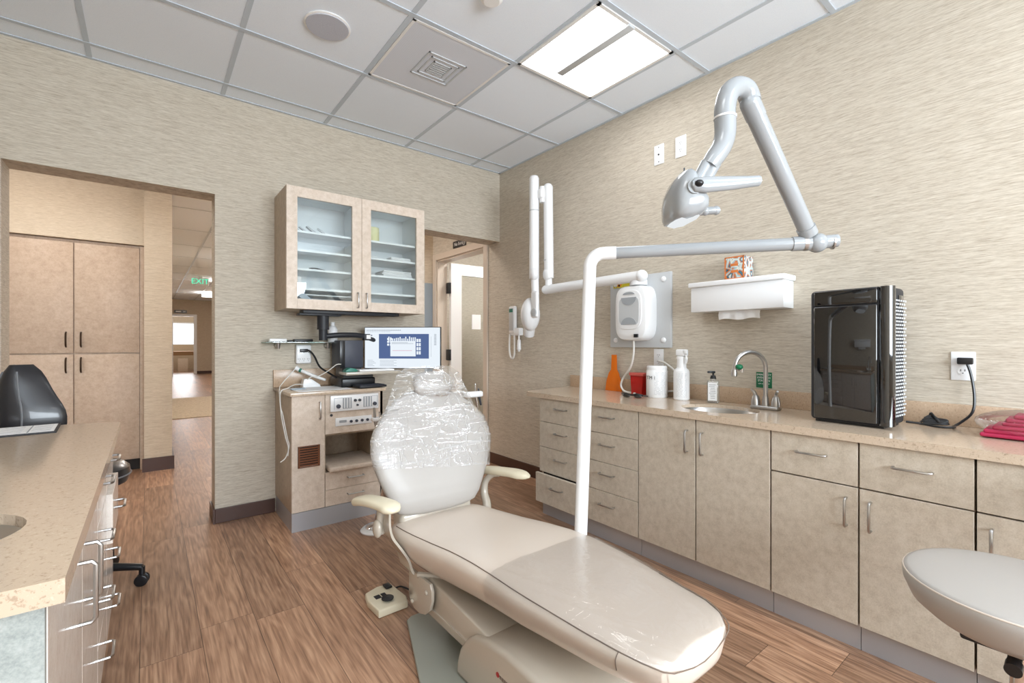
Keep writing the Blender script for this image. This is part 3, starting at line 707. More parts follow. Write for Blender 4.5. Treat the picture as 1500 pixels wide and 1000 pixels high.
# control box: rounded body
def rbox_sections(y0, y1, z0, z1, xs, n=32, e=4.5):
    rings = []
    for x, sc_ in xs:
        cy, cz, ry, rz = (y0+y1)/2, (z0+z1)/2, (y1-y0)/2*sc_[0], (z1-z0)/2*sc_[1]
        r = []
        for k in range(n):
            a = 2*PI*k/n; ca, sa = math.cos(a), math.sin(a)
            r.append((x, cy+ry*math.copysign(abs(ca)**(2/e), ca), cz+rz*math.copysign(abs(sa)**(2/e), sa)))
        rings.append(r)
    return rings
build('control_box', MB().loft(rbox_sections(1.705, 1.955, 1.125, 1.478, [(A-.02, (1, 1)), (2.43, (1, 1)), (2.40, (.98, .985)), (2.385, (.93, .95)), (2.378, (.80, .86)), (2.376, (.6, .7))], e=4)), M['wplast'], xr)
cpn = build('control_face', MB().loft(rbox_sections(1.735, 1.925, 1.195, 1.445, [(2.378, (1, 1)), (2.372, (.97, .98)), (2.371, (.9, .94))], e=3.4)), M['wplast'], xr)
cpn2 = build('display_panel', MB().loft(rbox_sections(1.752, 1.908, 1.225, 1.40, [(2.372, (1, 1)), (2.3695, (.98, .98))], e=5)), M['gplast'], xr)
dk = plain('grey_overlay', rgb(162, 167, 172), .35)
def half_disc(y, z, ry, rz, s, x=2.3685):
    return MB().prism([(y+ry*math.cos(a), z+s*rz*math.sin(a)) for a in [PI*k/12 for k in range(13)]], 'X', x-.001, x+.002)
build('button_pad', half_disc(1.83, 1.398, .058, .05, -1), dk, xr)
build('button_pad', half_disc(1.83, 1.228, .058, .045, 1), dk, xr)
build('button_pad', half_disc(1.83, 1.416, .045, .016, 1), dk, xr)
build('power_switch', MB().box(2.366, 1.762, 1.147, 2.378, 1.79, 1.168, .001), M['black'], xr)
build('swivel_base', MB().lathe([(0, 0), (.055, 0), (.055, .03), (.042, .05), (0, .05)], (2.43, 1.80, 1.475)), M['wplast'], xr)
build('horizontal_arm', MB().tube([(2.40, 1.755, 1.528), (2.37, 2.60, 1.516)], .034, 24).sph((2.40, 1.755, 1.528), .038).sph((2.37, 2.60, 1.516), .033), M['wplast'], xr)
build('folding_arm', MB().tube([(2.37, 2.565, 1.6), (2.37, 2.575, 2.28)], .036, 24).sph((2.37, 2.575, 2.28), .037), M['wplast'], xr)
build('knuckle', MB().cyl((2.37, 2.568, 1.50), (2.37, 2.568, 1.66), .026).sph((2.36, 2.57, 1.63), .045, .7, .9, 1.2), M['wplast'], xr)
build('folding_arm', MB().tube([(2.30, 2.655, 1.60), (2.30, 2.655, 2.36)], .037, 24).cyl((2.30, 2.655, 2.36), (2.30, 2.655, 2.375), .037, .03), M['wplast'], xr)
build('knuckle', MB().box(2.30, 2.575, 2.20, 2.37, 2.66, 2.27, .012, 3).cyl((2.335, 2.60, 2.17), (2.335, 2.60, 2.29), .022), M['wplast'], xr)
build('collar', MB().cyl((2.30, 2.655, 2.11), (2.30, 2.655, 2.118), .038).cyl((2.37, 2.571, 1.73), (2.37, 2.571, 1.738), .037), M['gplast'], xr)
build('drop_tube', MB().cyl((2.30, 2.635, 1.36), (2.30, 2.65, 1.65), .027, .030).sph((2.285, 2.64, 1.63), .042, .7, .9, 1.2), M['wplast'], xr)
yk = build('yoke', MB().box(2.255, 2.575, 1.30, 2.285, 2.645, 1.50, .014, 4), M['wplast'], xr)
build('pivot_cap', MB().cyl((2.25, 2.607, 1.34), (2.258, 2.607, 1.34), .03, bev=.002), M['gplast'], yk)
build('tube_head', MB().sph((2.30, 2.70, 1.33), .075, .95, 1.05, 1.72, 32), M['wplast'], xr)
build('cone', MB().cyl((2.31, 2.72, 1.24), (2.33, 2.75, 1.17), .045, .04, bev=.004), M['wplast'], xr)
wl = thing('radiation_label', (A-.022, 1.99, 1.5), 'yellow and black radiation warning label on the x-ray mounting plate', 'label')
build('label_card', MB().box(A-.022, 1.905, 1.482, A-.0202, 2.045, 1.54), M['yellow'], wl)
tr = MB(); yc, zc = 1.995, 1.508
for a0 in (90, 210, 330):
    pts = [(yc+.004*math.cos(R(a)), zc+.004*math.sin(R(a))) for a in (a0-30, a0+30)]+[(yc+.018*math.cos(R(a)), zc+.018*math.sin(R(a))) for a in (a0+30, a0+15, a0, a0-15, a0-30)]
    tr.prism([(2*yc-p[0], 2*zc-p[1]) for p in pts], 'X', A-.0235, A-.0222)
build('trefoil', tr, M['ink'], wl)
build('orange_disc', MB().cyl((A-.0222, yc, zc), (A-.0218, yc, zc), .022), M['wax'], wl)
# x-ray cable hanging to the counter
tag(build('xray_cable', MB().tube([(2.42, 1.83, 1.13), (2.42, 1.83, 1.05), (2.43, 1.86, .96), (2.44, 1.93, .88), (2.44, 1.945, .83), (2.43, 1.91, CZ+.012), (2.42, 1.85, CZ+.007), (2.395, 1.80, CZ+.007)], .0065, 10), M['rubber']), 'white cable hanging from the x-ray box down to the counter', 'cable')
tag(build('outlet_cable', MB().tube([(2.485, 1.69, 1.0), (2.477, 1.64, .99), (2.476, 1.57, .94), (2.475, 1.545, .88), (2.475, 1.57, .83), (2.476, 1.62, CZ+.03), (2.477, 1.68, CZ+.01)], .006, 10), M['rubber']), 'white cable looping from the lower outlet behind the wipes tub', 'cable')
hs = thing('exposure_remote', (A-.03, 3.11, 1.0), 'white corded exposure remote in its wall holder left of the x-ray arm', 'remote')
build('holder', MB().box(A-.05, 3.03, 1.175, A, 3.15, 1.24, .008), M['wplast'], hs)
build('handset', MB().box(A-.055, 3.085, 1.19, A-.02, 3.17, 1.43, .016, 4), M['wplast'], hs)
build('keypad', MB().box(A-.058, 3.10, 1.22, A-.054, 3.158, 1.41, .002), M['gplast'], hs)
build('green_window', MB().box(A-.0595, 3.105, 1.375, A-.0575, 3.153, 1.405), M['teal'], hs)
build('cord_loop', MB().tube([(A-.045, 3.16, 1.19), (A-.045, 3.168, 1.08), (A-.045, 3.155, 1.0), (A-.045, 3.125, .98), (A-.045, 3.10, 1.01), (A-.045, 3.095, 1.1), (A-.045, 3.10, 1.18)], .0085, 10), M['rubber'], hs)
build('pendant', MB().cyl((A-.045, 3.035, 1.175), (A-.045, 3.035, 1.14), .007).cyl((A-.045, 3.035, 1.14), (A-.045, 3.035, 1.055), .014, .019, bev=.003).cyl((A-.045, 3.035, 1.055), (A-.045, 3.035, 1.04), .012, .008), M['wplast'], hs)
# paper towel dispenser
def dispenser(label):
    t = thing('paper_towel_dispenser', (2.44, 1.18, 1.28), label, 'dispenser')
    build('case', MB().box(2.385, .935, 1.283, A, 1.415, 1.418, .003), M['wplast'], t)
    build('lid', MB().box(2.372, .925, 1.418, A, 1.425, 1.445, .005, 3), M['wplast'], t)
    rg = []
    for i in range(13):
        y = 1.06+.215*i/12; wv = .004*math.sin(i*1.7)
        rg.append([(2.425+wv, y, 1.285), (2.415+wv, y, 1.262), (2.42+wv*1.5, y, 1.238+.004*math.sin(i*.8)), (2.424+wv*1.5, y, 1.238+.004*math.sin(i*.8)), (2.42+wv, y, 1.262), (2.43+wv, y, 1.285)])
    build('paper_towel', MB().loft(rg), M['paperw'], t)
    return t
dp = dispenser('white paper towel dispenser box on the right wall')
tx_ = thing('tissue_box', (2.43, 1.175, 1.445), 'orange and teal floral tissue box on top of the towel dispenser', 'tissue box')
build('carton', MB().box(2.392, 1.124, 1.445, 2.492, 1.226, 1.562, .001), M['floral'], tx_)
bo = MB()
for (a_, b_) in (((1.124, 1.445), (1.226, 1.451)), ((1.124, 1.556), (1.226, 1.562)), ((1.124, 1.445), (1.131, 1.562)), ((1.219, 1.445), (1.226, 1.562))): bo.box(2.3912, a_[0], a_[1], 2.3925, b_[0], b_[1])
bo.box(2.3912, 1.155, 1.478, 2.3925, 1.193, 1.492, .0005).box(2.3912, 1.155, 1.512, 2.3925, 1.193, 1.526, .0005)
build('border', bo, M['floral_o'], tx_)

# ------------------------------------------------------------------ BACK WALL UNITS
# wall cabinet
wc = thing('wall_cabinet', (1.11, 3.2, 1.32), 'beige wall cabinet with two glass doors on the back wall', 'cabinet')
X0, X1, Y0, Z0, Z1 = .652, 1.572, 3.03, 1.322, 2.07
b = MB(); b.box(X0, Y0+.021, Z0, X0+.018, B-.001, Z1); b.box(X1-.018, Y0+.021, Z0, X1, B-.001, Z1); b.box(X0+.018, Y0+.021, Z0, X1-.018, B-.001, Z0+.018); b.box(X0+.018, Y0+.021, Z1-.018, X1-.018, B-.001, Z1)
build('body', b, M['lam_side'], wc)
build('lining', MB().box(X0+.018, B-.014, Z0+.018, X1-.018, B-.002, Z1-.018).box(X0+.0182, Y0+.022, Z0+.018, X0+.020, B-.014, Z1-.018).box(X1-.020, Y0+.022, Z0+.018, X1-.0182, B-.014, Z1-.018).box(X0+.02, Y0+.03, Z0+.0182, X1-.02, B-.014, Z0+.021).box(1.103, Y0+.03, Z0+.02, 1.121, B-.014, Z1-.018).box(X0+.02, Y0+.03, Z1-.021, X1-.02, B-.014, Z1-.0182), M['white_in'], wc)
SZ = (1.457, 1.578, 1.695, 1.812)
for z in SZ:
    for (a, c) in ((X0+.021, 1.102), (1.122, X1-.021)): build('shelf', MB().box(a, Y0+.035, z-.013, c, B-.015, z), M['white_in'], wc)
fw_ = .062
for (a, c, hx) in ((X0, 1.1115, 1.083), (1.1135, X1, 1.141)):
    d = MB(); d.box(a, Y0, Z0, a+fw_, Y0+.02, Z1, .001, 1); d.box(c-fw_, Y0, Z0, c, Y0+.02, Z1, .001, 1); d.box(a+fw_, Y0, Z0, c-fw_, Y0+.02, Z0+fw_); d.box(a+fw_, Y0, Z1-fw_, c-fw_, Y0+.02, Z1)
    do = build('door', d, M['lam_door'], wc)
    build('glass_pane', MB().box(a+fw_, Y0+.010, Z0+fw_, c-fw_, Y0+.014, Z1-fw_), M['glass'], do)
    h = MB().tube([(hx, Y0, 1.345), (hx, Y0-.02, 1.345), (hx, Y0-.026, 1.352), (hx, Y0-.026, 1.435), (hx, Y0-.02, 1.442), (hx, Y0, 1.442)], .0042, 8, smooth=False)
    build('handle', h, M['steel'], do)
# contents
rnd = random.Random(3)
for i in range(5):
    a = rnd.uniform(-40, 40); x = .735+i*.035
    mt = Matrix.Translation((x, 3.12+rnd.uniform(-.03, .03), SZ[3]+.018)) @ Matrix.Rotation(R(a), 4, 'Z') @ Matrix.Rotation(R(35), 4, 'Y')
    tag(build('instrument_packet', MB().box(-.03, -.012, -.005, .03, .012, .005, .003, mat=mt), M['gplast']), 'small silver packet lying in a heap on the top left cabinet shelf', 'packet', 'silver packets on the top left shelf')
cr = thing('paper_roll', (1.23, 3.17, SZ[3]), 'pale yellow roll on the top shelf behind the right glass door', 'roll')
build('roll', MB().lathe([(.018, 0), (.048, 0), (.05, .003), (.05, .105), (.048, .108), (.018, .108)], (1.235, 3.17, SZ[3])), M['cyel'], cr)
for i, (x0, x1, y0, z, n, lb) in enumerate(((1.34, 1.50, 3.09, SZ[2], 3, 'white folded sheets on the second shelf behind the right glass door'), (1.28, 1.51, 3.09, SZ[1], 5, 'taller white stack on the third shelf behind the right glass door'), (1.16, 1.25, 3.1, SZ[2], 2, 'small white heap at the left of the second right-hand shelf'))):
    t = MB()
    for k in range(n): t.box(x0+rnd.uniform(0, .012), y0+rnd.uniform(0, .01), z+k*.009, x1-rnd.uniform(0, .012), y0+.16, z+k*.009+.008, .002)
    tag(build('sheet_stack', t, M['paperw']), lb, 'stack of sheets')
tag(build('medicine_box', MB().box(.70, 3.09, SZ[0], .75, 3.14, SZ[0]+.07, .001), M['paperw']), 'small white box at the left end of the lowest cabinet shelf', 'box')
tag(build('dental_tool', MB().tube([(.80, 3.1, SZ[1]+.006), (.84, 3.11, SZ[1]+.012), (.90, 3.12, SZ[1]+.006)], .004, 8), M['dkgrey']), 'dark slim tool on the third shelf behind the left glass door', 'tool')
tr_ = thing('wire_rack', (.85, 3.15, Z0+.02), 'white tray rack in the bottom of the wall cabinet behind the left door', 'rack')
for k in range(3): build('tray', MB().box(.72, 3.08, Z0+.032+k*.03, 1.08, 3.3, Z0+.037+k*.03, .001), M['white_in'], tr_)
build('side_strip', MB().box(.71, 3.08, Z0+.021, .72, 3.3, Z0+.115).box(1.08, 3.08, Z0+.021, 1.09, 3.3, Z0+.115), M['white_in'], tr_)
bp = MB(); bp.prism([(.715, 1.435), (.75, 1.43), (.83, 1.37), (.81, 1.345), (.72, 1.41)], 'Y', 3.065, 3.071); tag(build('film_strip', bp, M['bluegrey']), 'blue-grey strip leaning against the rack behind the left glass door', 'strip')
# monitor mount
mm = thing('monitor', (1.41, 3.05, .93), 'flat white-lit computer monitor showing dental x-rays on a black arm', 'monitor')
build('mount_rail', MB().box(.76, 3.08, 1.300, 1.40, 3.18, 1.322, .003).box(.74, 3.09, 1.288, 1.0, 3.17, 1.300, .002), M['blackmat'], mm)
build('mount_tube', MB().cyl((.893, 3.13, 1.288), (.893, 3.13, 1.20), .036).cyl((.893, 3.13, 1.20), (.893, 3.13, 1.13), .026).cyl((.893, 3.13, 1.206), (.893, 3.13, 1.2), .038), M['blackmat'], mm)
build('mount_arm', MB().tube([(.893, 3.13, 1.155), (1.0, 3.12, 1.165), (1.12, 3.14, 1.165), (1.2, 3.17, 1.155)], .017, 12).box(1.17, 3.14, 1.13, 1.215, 3.185, 1.175, .005).tube([(1.2, 3.17, 1.15), (1.3, 3.19, 1.12), (1.42, 3.11, 1.08)], .015, 10), M['blackmat'], mm)
th = R(38.16); rt = Vector((math.cos(th), -math.sin(th), 0)); nm = Vector((-math.sin(th), -math.cos(th), 0))
MO = Vector((1.41, 3.05, 1.078)); mmx = plane_mat(MO, rt, (0, 0, 1)) @ Matrix.Rotation(R(-3), 4, 'Y')
build('casing', MB().box(-.274, -.148, -.03, .274, .148, -.001, .004, 2, mmx), M['black'], mm)
def scr(mat, boxes, name, e=0):
    q = MB()
    for (a, b_, c, d_) in boxes: q.box(a, b_, .0+e, c, d_, .0008+e, mat=mmx)
    return build(name, q, mat, mm, smooth=False)
scr(M['scr_w'], [(-.269, -.143, .269, .143)], 'screen')
scr(M['scr_b'], [(-.168, -.076, .19, .098)], 'image_window', .001)
rnd = random.Random(8); bb = []
for i in range(15):
    bb.append((-.10+i*.0135, .045+rnd.uniform(-.008, .004), -.092+i*.0135, .072+rnd.uniform(-.01, .008)))
for i in range(4):
    for j in range(2): bb.append((.102+j*.017, -.047+i*.029, .115+j*.017, -.024+i*.029))
for i in range(3): bb += [(-.108+j*.02, .015+i*.02, -.094+j*.02, .030+i*.02) for j in range(2)]
bb.append((-.085, -.06, .096, .048))
scr(M['scr_w'], bb, 'xray_thumbnails', .002)
bb = []
for i in range(20): bb.append((-.255+i*.0125, .122, -.249+i*.0125, .127))
for i in range(14): bb.append((-.255+i*.0125, .112, -.250+i*.0125, .115))
for i in range(16): bb.append((.205, -.06+i*.009, .208, -.057+i*.009))
for i in range(9): bb.append((.228, .02+i*.009, .244, .023+i*.009))
for i in range(5): bb.append((-.25, -.088-i*.01, -.21+.01*(i % 3), -.0865-i*.01)); bb.append((-.16, -.088-i*.01, -.04-.02*(i % 2), -.0865-i*.01))
bb += [(-.245, .085, -.215, .092), (-.075, .035, .04, .037), (-.075, .029, .08, .031)]
scr(M['scr_d'], bb, 'screen_text', .003)
scr(M['scr_r'], [(-.07, -.021, .07, -.018)], 'screen_line', .003)
# glass shelf on the back wall
gs = thing('glass_shelf', (.84, 3.3, 1.11), 'small glass wall shelf under the wall cabinet', 'shelf')
build('glass_plate', MB().box(.575, 3.215, 1.112, 1.10, B-.001, 1.120, .001), M['gshelf'], gs)
for x in (.665, .98): build('bracket', MB().cyl((x, B-.001, 1.095), (x, B-.05, 1.10), .016, .013).cyl((x, B-.05, 1.075), (x, B-.05, 1.112), .010, .017), M['steel'], gs)
tag(build('white_case', MB().box(.60, 3.24, 1.1203, .70, 3.31, 1.14, .004), M['wplast']), 'flat white case at the left end of the glass shelf', 'case')
tag(build('remote_control', MB().box(.74, 3.23, 1.1203, .86, 3.28, 1.138, .006, mat=Matrix.Identity(4)), M['black']), 'black remote control lying on the glass shelf', 'remote')
tag(build('black_tray', MB().box(.70, 3.285, 1.1203, .86, 3.34, 1.131, .003), M['blackmat']), 'flat black device behind the remote on the glass shelf', 'device')
wbm = thing('white_bottle', (1.0, 3.28, 1.12), 'small white bottle standing on the glass shelf beside the black tube', 'bottle')
build('body', MB().lathe([(0, 0), (.03, 0), (.032, .004), (.032, .085), (.022, .105), (.013, .112), (0, .112)], (1.0, 3.28, 1.1205)), M['wplast'], wbm)
build('cap', MB().lathe([(0, .112), (.014, .112), (.014, .135), (0, .135)], (1.0, 3.28, 1.1205)), M['wplast'], wbm)
build('label_text', MB().box(.985, 3.2465, 1.175, 1.012, 3.2475, 1.181), M['ink'], wbm)
tag(build('sticky_tag', MB().box(1.185, 3.137, 1.14, 1.215, 3.1395, 1.168), M['paperw']), 'small white tag on the end of the black monitor arm', 'tag')
ad = thing('outlet_adapter', (.83, B-.02, .97), 'white six-outlet wall tap under the glass shelf', 'outlet')
build('housing', MB().box(.778, B-.035, .972, .875, B-.001, 1.10, .01, 3), M['wplast'], ad)
sl = MB()
for x in (.797, .826, .855):
    for z in (1.0, 1.055):
        sl.box(x-.007, B-.0358, z, x-.005, B-.035, z+.008).box(x+.004, B-.0358, z, x+.006, B-.035, z+.008).cyl((x, B-.0358, z-.008), (x, B-.035, z-.008), .0022, seg=8)
build('sockets', sl, M['ink'], ad)
ol = thing('switch_plate', (1.06, B-.004, .985), 'grey cover plate on the back wall between shelf and black computer', 'outlet')
build('cover_plate', MB().box(1.03, B-.007, .985, 1.10, B-.001, 1.10, .002), M['gplast'], ol)
build('jack', MB().cyl((1.07, B-.01, 1.04), (1.07, B-.007, 1.04), .006), M['ink'], ol)
tag(build('computer_cord', MB().tube([(.835, B-.04, 1.062), (.86, 3.32, 1.058), (.885, 3.3, 1.02), (.91, 3.26, .95), (.96, 3.2, .905), (1.0, 3.16, .87), (1.02, 3.14, .86)], .0065, 10).box(.80, B-.05, 1.05, .85, B-.036, 1.072, .003), M['black']), 'thick black cord from the wall tap to the computer base', 'cord')

# left treatment cabinet against the back wall
UX0, UX1, UY, UZ = .657, 1.212, 2.92, .80
tu = thing('treatment_cabinet', (.93, 3.14, 0), 'beige cabinet with control panels against the back wall', 'cabinet')
b = MB()
b.box(UX0, UY+.02, .111, UX0+.018, B-.002, UZ); b.box(.835, UY+.02, .111, .853, B-.002, UZ); b.box(UX1-.018, UY, .111, UX1, B-.002, UZ)
b.box(UX0+.018, UY+.02, .111, UX1-.018, B-.002, .129); b.box(UX0+.018, B-.02, .129, UX1-.018, B-.002, UZ)
b.box(.853, UY+.02, .54, UX1-.018, B-.02, .556); b.box(.853, UY+.02, .30, UX1-.018, B-.02, .318)
build('body', b, M['lam_side'], tu)
build('toe_kick', MB().box(UX0, UY, 0, UX1, UY+.014, .110).box(UX0, UY+.014, 0, UX0+.014, B-.03, .11), M['toe'], tu)
d = build('door', MB().box(UX0, UY, .112, .843, UY+.019, .799, .001, 1), M['lam_door'], tu)
build('handle', MB().tube([(.812, UY, .655), (.812, UY-.02, .655), (.812, UY-.026, .662), (.812, UY-.026, .748), (.812, UY-.02, .755), (.812, UY, .755)], .0045, 8, smooth=False), M['steel'], d)
g_ = build('vent_grille', MB().box(.69, UY-.006, .372, .692, UY, .50).box(.812, UY-.006, .372, .814, UY, .50).box(.69, UY-.006, .372, .814, UY, .376).box(.69, UY-.006, .496, .814, UY, .5).box(.69, UY-.006, .376, .70, UY, .496).box(.804, UY-.006, .376, .814, UY, .496), M['vent_br'], d, label='brown louvred vent')
build('louvre_backing', MB().box(.70, UY-.001, .378, .804, UY+.0005, .494), M['gap'], g_)
lv = MB()
for k in range(8): lv.box(.70, UY-.006, .380+k*.0145, .804, UY-.001, .3875+k*.0145)
build('louvres', lv, M['vent_br'], g_)
build('control_front', MB().box(.846, UY, .553, UX1-.001, UY+.019, .799, .001, 1), M['lam_door'], tu)
# upper control panel
up = build('gas_panel', MB().box(.872, UY-.02, .690, 1.175, UY, .788, .003), M['wplast'], tu, label='white control panel with knobs and flow windows')
def onp(x0, z0, x1, z1, y0=UY-.0225, y1=UY-.0195, bev=0): return MB().box(x0, y0, z0, x1, y1, z1, bev)
build('flow_window', onp(.945, .705, 1.0, .772), dk, up); build('flow_window', onp(1.075, .705, 1.13, .772), dk, up)
ft = MB()
for x in (.955, .972, .989, 1.085, 1.102, 1.119): ft.box(x-.0025, UY-.024, .708, x+.0025, UY-.022, .77)
build('flow_tubes', ft, M['paperw'], up)
build('panel_outline', MB().box(.893, UY-.0215, .703, .895, UY-.0195, .772).box(.893, UY-.0215, .771, .945, UY-.0195, .773).box(1.13, UY-.0215, .771, 1.168, UY-.0195, .773).box(1.166, UY-.0215, .703, 1.168, UY-.0195, .772), M['inkg'], up)
for (x, z, r) in ((.918, .722, .012), (1.022, .752, .008), (1.05, .752, .008), (1.036, .722, .006), (1.148, .722, .011)):
    build('knob', MB().cyl((x, UY-.032, z), (x, UY-.02, z), r, r*1.1, bev=.001), M['pc'] if r > .01 else M['dkgrey'], up)
lp = build('water_panel', MB().box(.905, UY-.008, .597, 1.135, UY, .648, .002), M['wplast'], tu, label='narrow white panel with small dials')
build('display', MB().box(.928, UY-.0095, .617, .972, UY-.0078, .632), dk, lp)
for x in (1.0, 1.035, 1.07, 1.105): build('knob', MB().cyl((x, UY-.018, .621), (x, UY-.008, .621), .0085, bev=.001), M['pc'], lp)
build('lock', MB().cyl((.882, UY-.004, .668), (.882, UY, .668), .008), M['dkgrey'], tu)
build('pull_out_shelf', MB().box(.865, UY-.03, .322, UX1-.022, 3.25, .352, .008, 3), M['lam_door'], tu)
for (z0, z1) in ((.212, .318), (.112, .210)):
    q = build('drawer', MB().box(.846, UY, z0, UX1-.001, UY+.019, z1, .001, 1), M['lam_door'], tu)
    zz = (z0+z1)/2+.008
    build('handle', MB().tube([(.98, UY, zz), (.98, UY-.024, zz), (1.08, UY-.024, zz), (1.08, UY, zz)], .004, 8, smooth=False), M['steel'], q)
uc = thing('counter_slab', (.93, 3.13, UZ), 'short beige stone counter on the treatment cabinet with corner splash', 'countertop')
build('slab', MB().box(.643, 2.893, UZ, 1.222, B-.001, UZ+.02, .002), M['quartz'], uc)
build('backsplash', MB().box(.643, B-.02, UZ+.02, 1.222, B-.001, .935, .002), M['quartz_d'], uc)
TZ = UZ+.02
tag(build('paper_liner', MB().box(.70, 2.94, TZ, 1.02, 3.22, TZ+.0015), M['paperw']), 'white paper liner sheet on the short counter', 'paper')
hc = thing('handpiece_charger', (.83, 3.24, TZ), 'white wand resting slanted in its base on the short counter', 'dental device')
build('base', MB().prism([(.79, TZ), (.905, TZ), (.90, TZ+.015), (.845, TZ+.055), (.80, TZ+.055)], 'Y', 3.22, 3.29, .004), M['wplast'], hc)
build('wand', MB().tube([(.93, 3.2, TZ+.045), (.86, 3.24, TZ+.075), (.78, 3.28, TZ+.118)], .011, 10, rr=[.008, .011, .010]), M['wplast'], hc)
build('tip', MB().cyl((.785, 3.278, TZ+.114), (.765, 3.29, TZ+.128), .013, .016), M['wplast'], hc)
build('tip_ring', MB().cyl((.795, 3.272, TZ+.108), (.785, 3.278, TZ+.114), .0135), M['teal'], hc)
build('wand_cord', MB().tube([(.765, 3.29, TZ+.125), (.72, 3.27, TZ+.08), (.665, 3.22, TZ+.03), (.638, 3.15, TZ+.005), (.628, 3.08, .74), (.632, 3.03, .68), (.64, 3.0, .6), (.648, 2.98, .54), (.652, 2.96, .5), (.63, 2.95, .44), (.60, 2.94, .42)], .003, 8), M['rubber'], hc)
build('base_cord', MB().tube([(.80, 3.24, TZ+.02), (.74, 3.2, TZ+.025), (.68, 3.13, TZ+.01), (.632, 3.09, TZ-.01), (.622, 3.03, .70), (.628, 3.0, .62), (.636, 2.97, .55), (.645, 2.95, .50), (.64, 2.94, .45)], .003, 8), M['rubber'], hc)
tag(build('usb_cord', MB().tube([(1.0, 3.1, .972), (.97, 3.11, .968), (.93, 3.14, .93), (.88, 3.18, .895), (.84, 3.2, .89), (.82, 3.22, .872)], .003, 8), M['rubber']), 'thin white cord running from the computer to the wand base', 'cord')
fx = MB()
for k in range(9): fx.cyl((.70+k*.008, 3.1+.004*(k % 2), TZ+.0015), (.70+k*.008, 3.1, TZ+.024), .0012, seg=6)
bt = thing('bur_block', (.73, 3.1, TZ), 'small blue block of dental burs on the paper liner', 'bur block')
build('block', MB().box(.69, 3.08, TZ+.0018, .775, 3.12, TZ+.010, .002), M['bluegrey'], bt); build('burs', fx, M['steel'], bt)
pcn = thing('desktop_computer', (1.05, 3.15, TZ), 'black computer tower and base box on the short counter', 'computer')
build('case', MB().box(1.0, 3.12, .945, 1.155, 3.30, 1.13, .004), M['pc'], pcn)
build('face', MB().box(.995, 3.112, .945, 1.03, 3.12, 1.128, .003), M['black'], pcn)
build('base_box', MB().box(.985, 3.05, TZ, 1.215, 3.30, TZ+.062, .012, 3), M['black'], pcn)
build('riser', MB().box(1.02, 3.14, TZ+.062, 1.15, 3.28, .946), M['black'], pcn)
kb = thing('keyboard', (1.15, 2.96, TZ), 'black keyboard at the front of the short counter', 'keyboard')
mk = Matrix.Translation((1.135, 2.965, TZ+.004)) @ Matrix.Rotation(R(6), 4, 'Z')
build('case', MB().box(-.085, -.055, 0, .10, .06, .014, .003, mat=mk), M['blackmat'], kb)
ks = MB()
for i in range(11):
    for j in range(5): ks.box(-.079+i*.0155, -.047+j*.019, .014, -.067+i*.0155, -.032+j*.019, .018, .001, 1, mat=mk)
ko = build('keys', ks, M['pc'], kb); ko['kind'] = 'stuff'
tyy = thing('instrument_tray', (1.15, 3.05, .925), 'pale tray with teal and white packets above the keyboard', 'tray')
build('tray', MB().box(.985, 2.96, .905, 1.36, 3.10, .925, .004), M['shell'], tyy)
build('tray_support', MB().box(1.0, 3.06, TZ+.062, 1.2, 3.11, .905), M['black'], tyy)
tag(build('glove_pack', MB().prism([(.99, .925), (1.06, .925), (1.07, .932), (1.055, .945), (1.02, .952), (.995, .938)], 'Y', 2.98, 3.05, .003), M['teal']), 'teal and white packet at the left end of the tray', 'packet')
tag(build('mask_pack', MB().box(1.08, 2.98, .925, 1.32, 3.08, .937, .004, mat=None), M['paperw']), 'flat white packets spread along the tray', 'packet')
# instrument stand behind the chair
ih = thing('instrument_stand', (1.08, 2.69, 0), 'chrome instrument stand with round white floor base behind the chair back', 'stand')
build('floor_ring', MB().lathe([(0, 0), (.085, 0), (.088, .008), (.075, .02), (.03, .024), (0, .024)], (1.06, 2.66, 0)), M['wplast'], ih)
build('chrome_disc', MB().lathe([(0, .024), (.06, .024), (.05, .036), (.018, .045), (0, .045)], (1.06, 2.66, 0)), M['chrome'], ih)
build('pole', MB().tube([(1.06, 2.66, .04), (1.10, 2.60, .3), (1.14, 2.5, .62)], .015, 12), M['chrome'], ih)
build('crossbar', MB().tube([(1.0, 2.5, .68), (1.14, 2.5, .66), (1.44, 2.35, .80)], .012, 10), M['wplast'], ih)
for (x, y, z0, z1, m_) in ((.985, 2.48, .62, .755, 'steel'), (1.012, 2.47, .62, .73, 'chrome'), (1.535, 2.3, .72, .87, 'chrome'), (1.558, 2.3, .74, .84, 'dkgrey')):
    build('handpiece', MB().tube([(x+.012, y, z0), (x, y, (z0+z1)/2), (x-.006, y, z1)], .007, 10, rr=[.006, .009, .005]), M[m_], ih)
build('holder', MB().box(.965, 2.46, .68, 1.035, 2.5, .70, .006), M['wplast'], ih)
build('holder', MB().box(1.46, 2.28, .79, 1.575, 2.32, .825, .01, 3).tube([(1.36, 2.3, .82), (1.42, 2.3, .83), (1.47, 2.3, .815)], .007, 8), M['wplast'], ih)

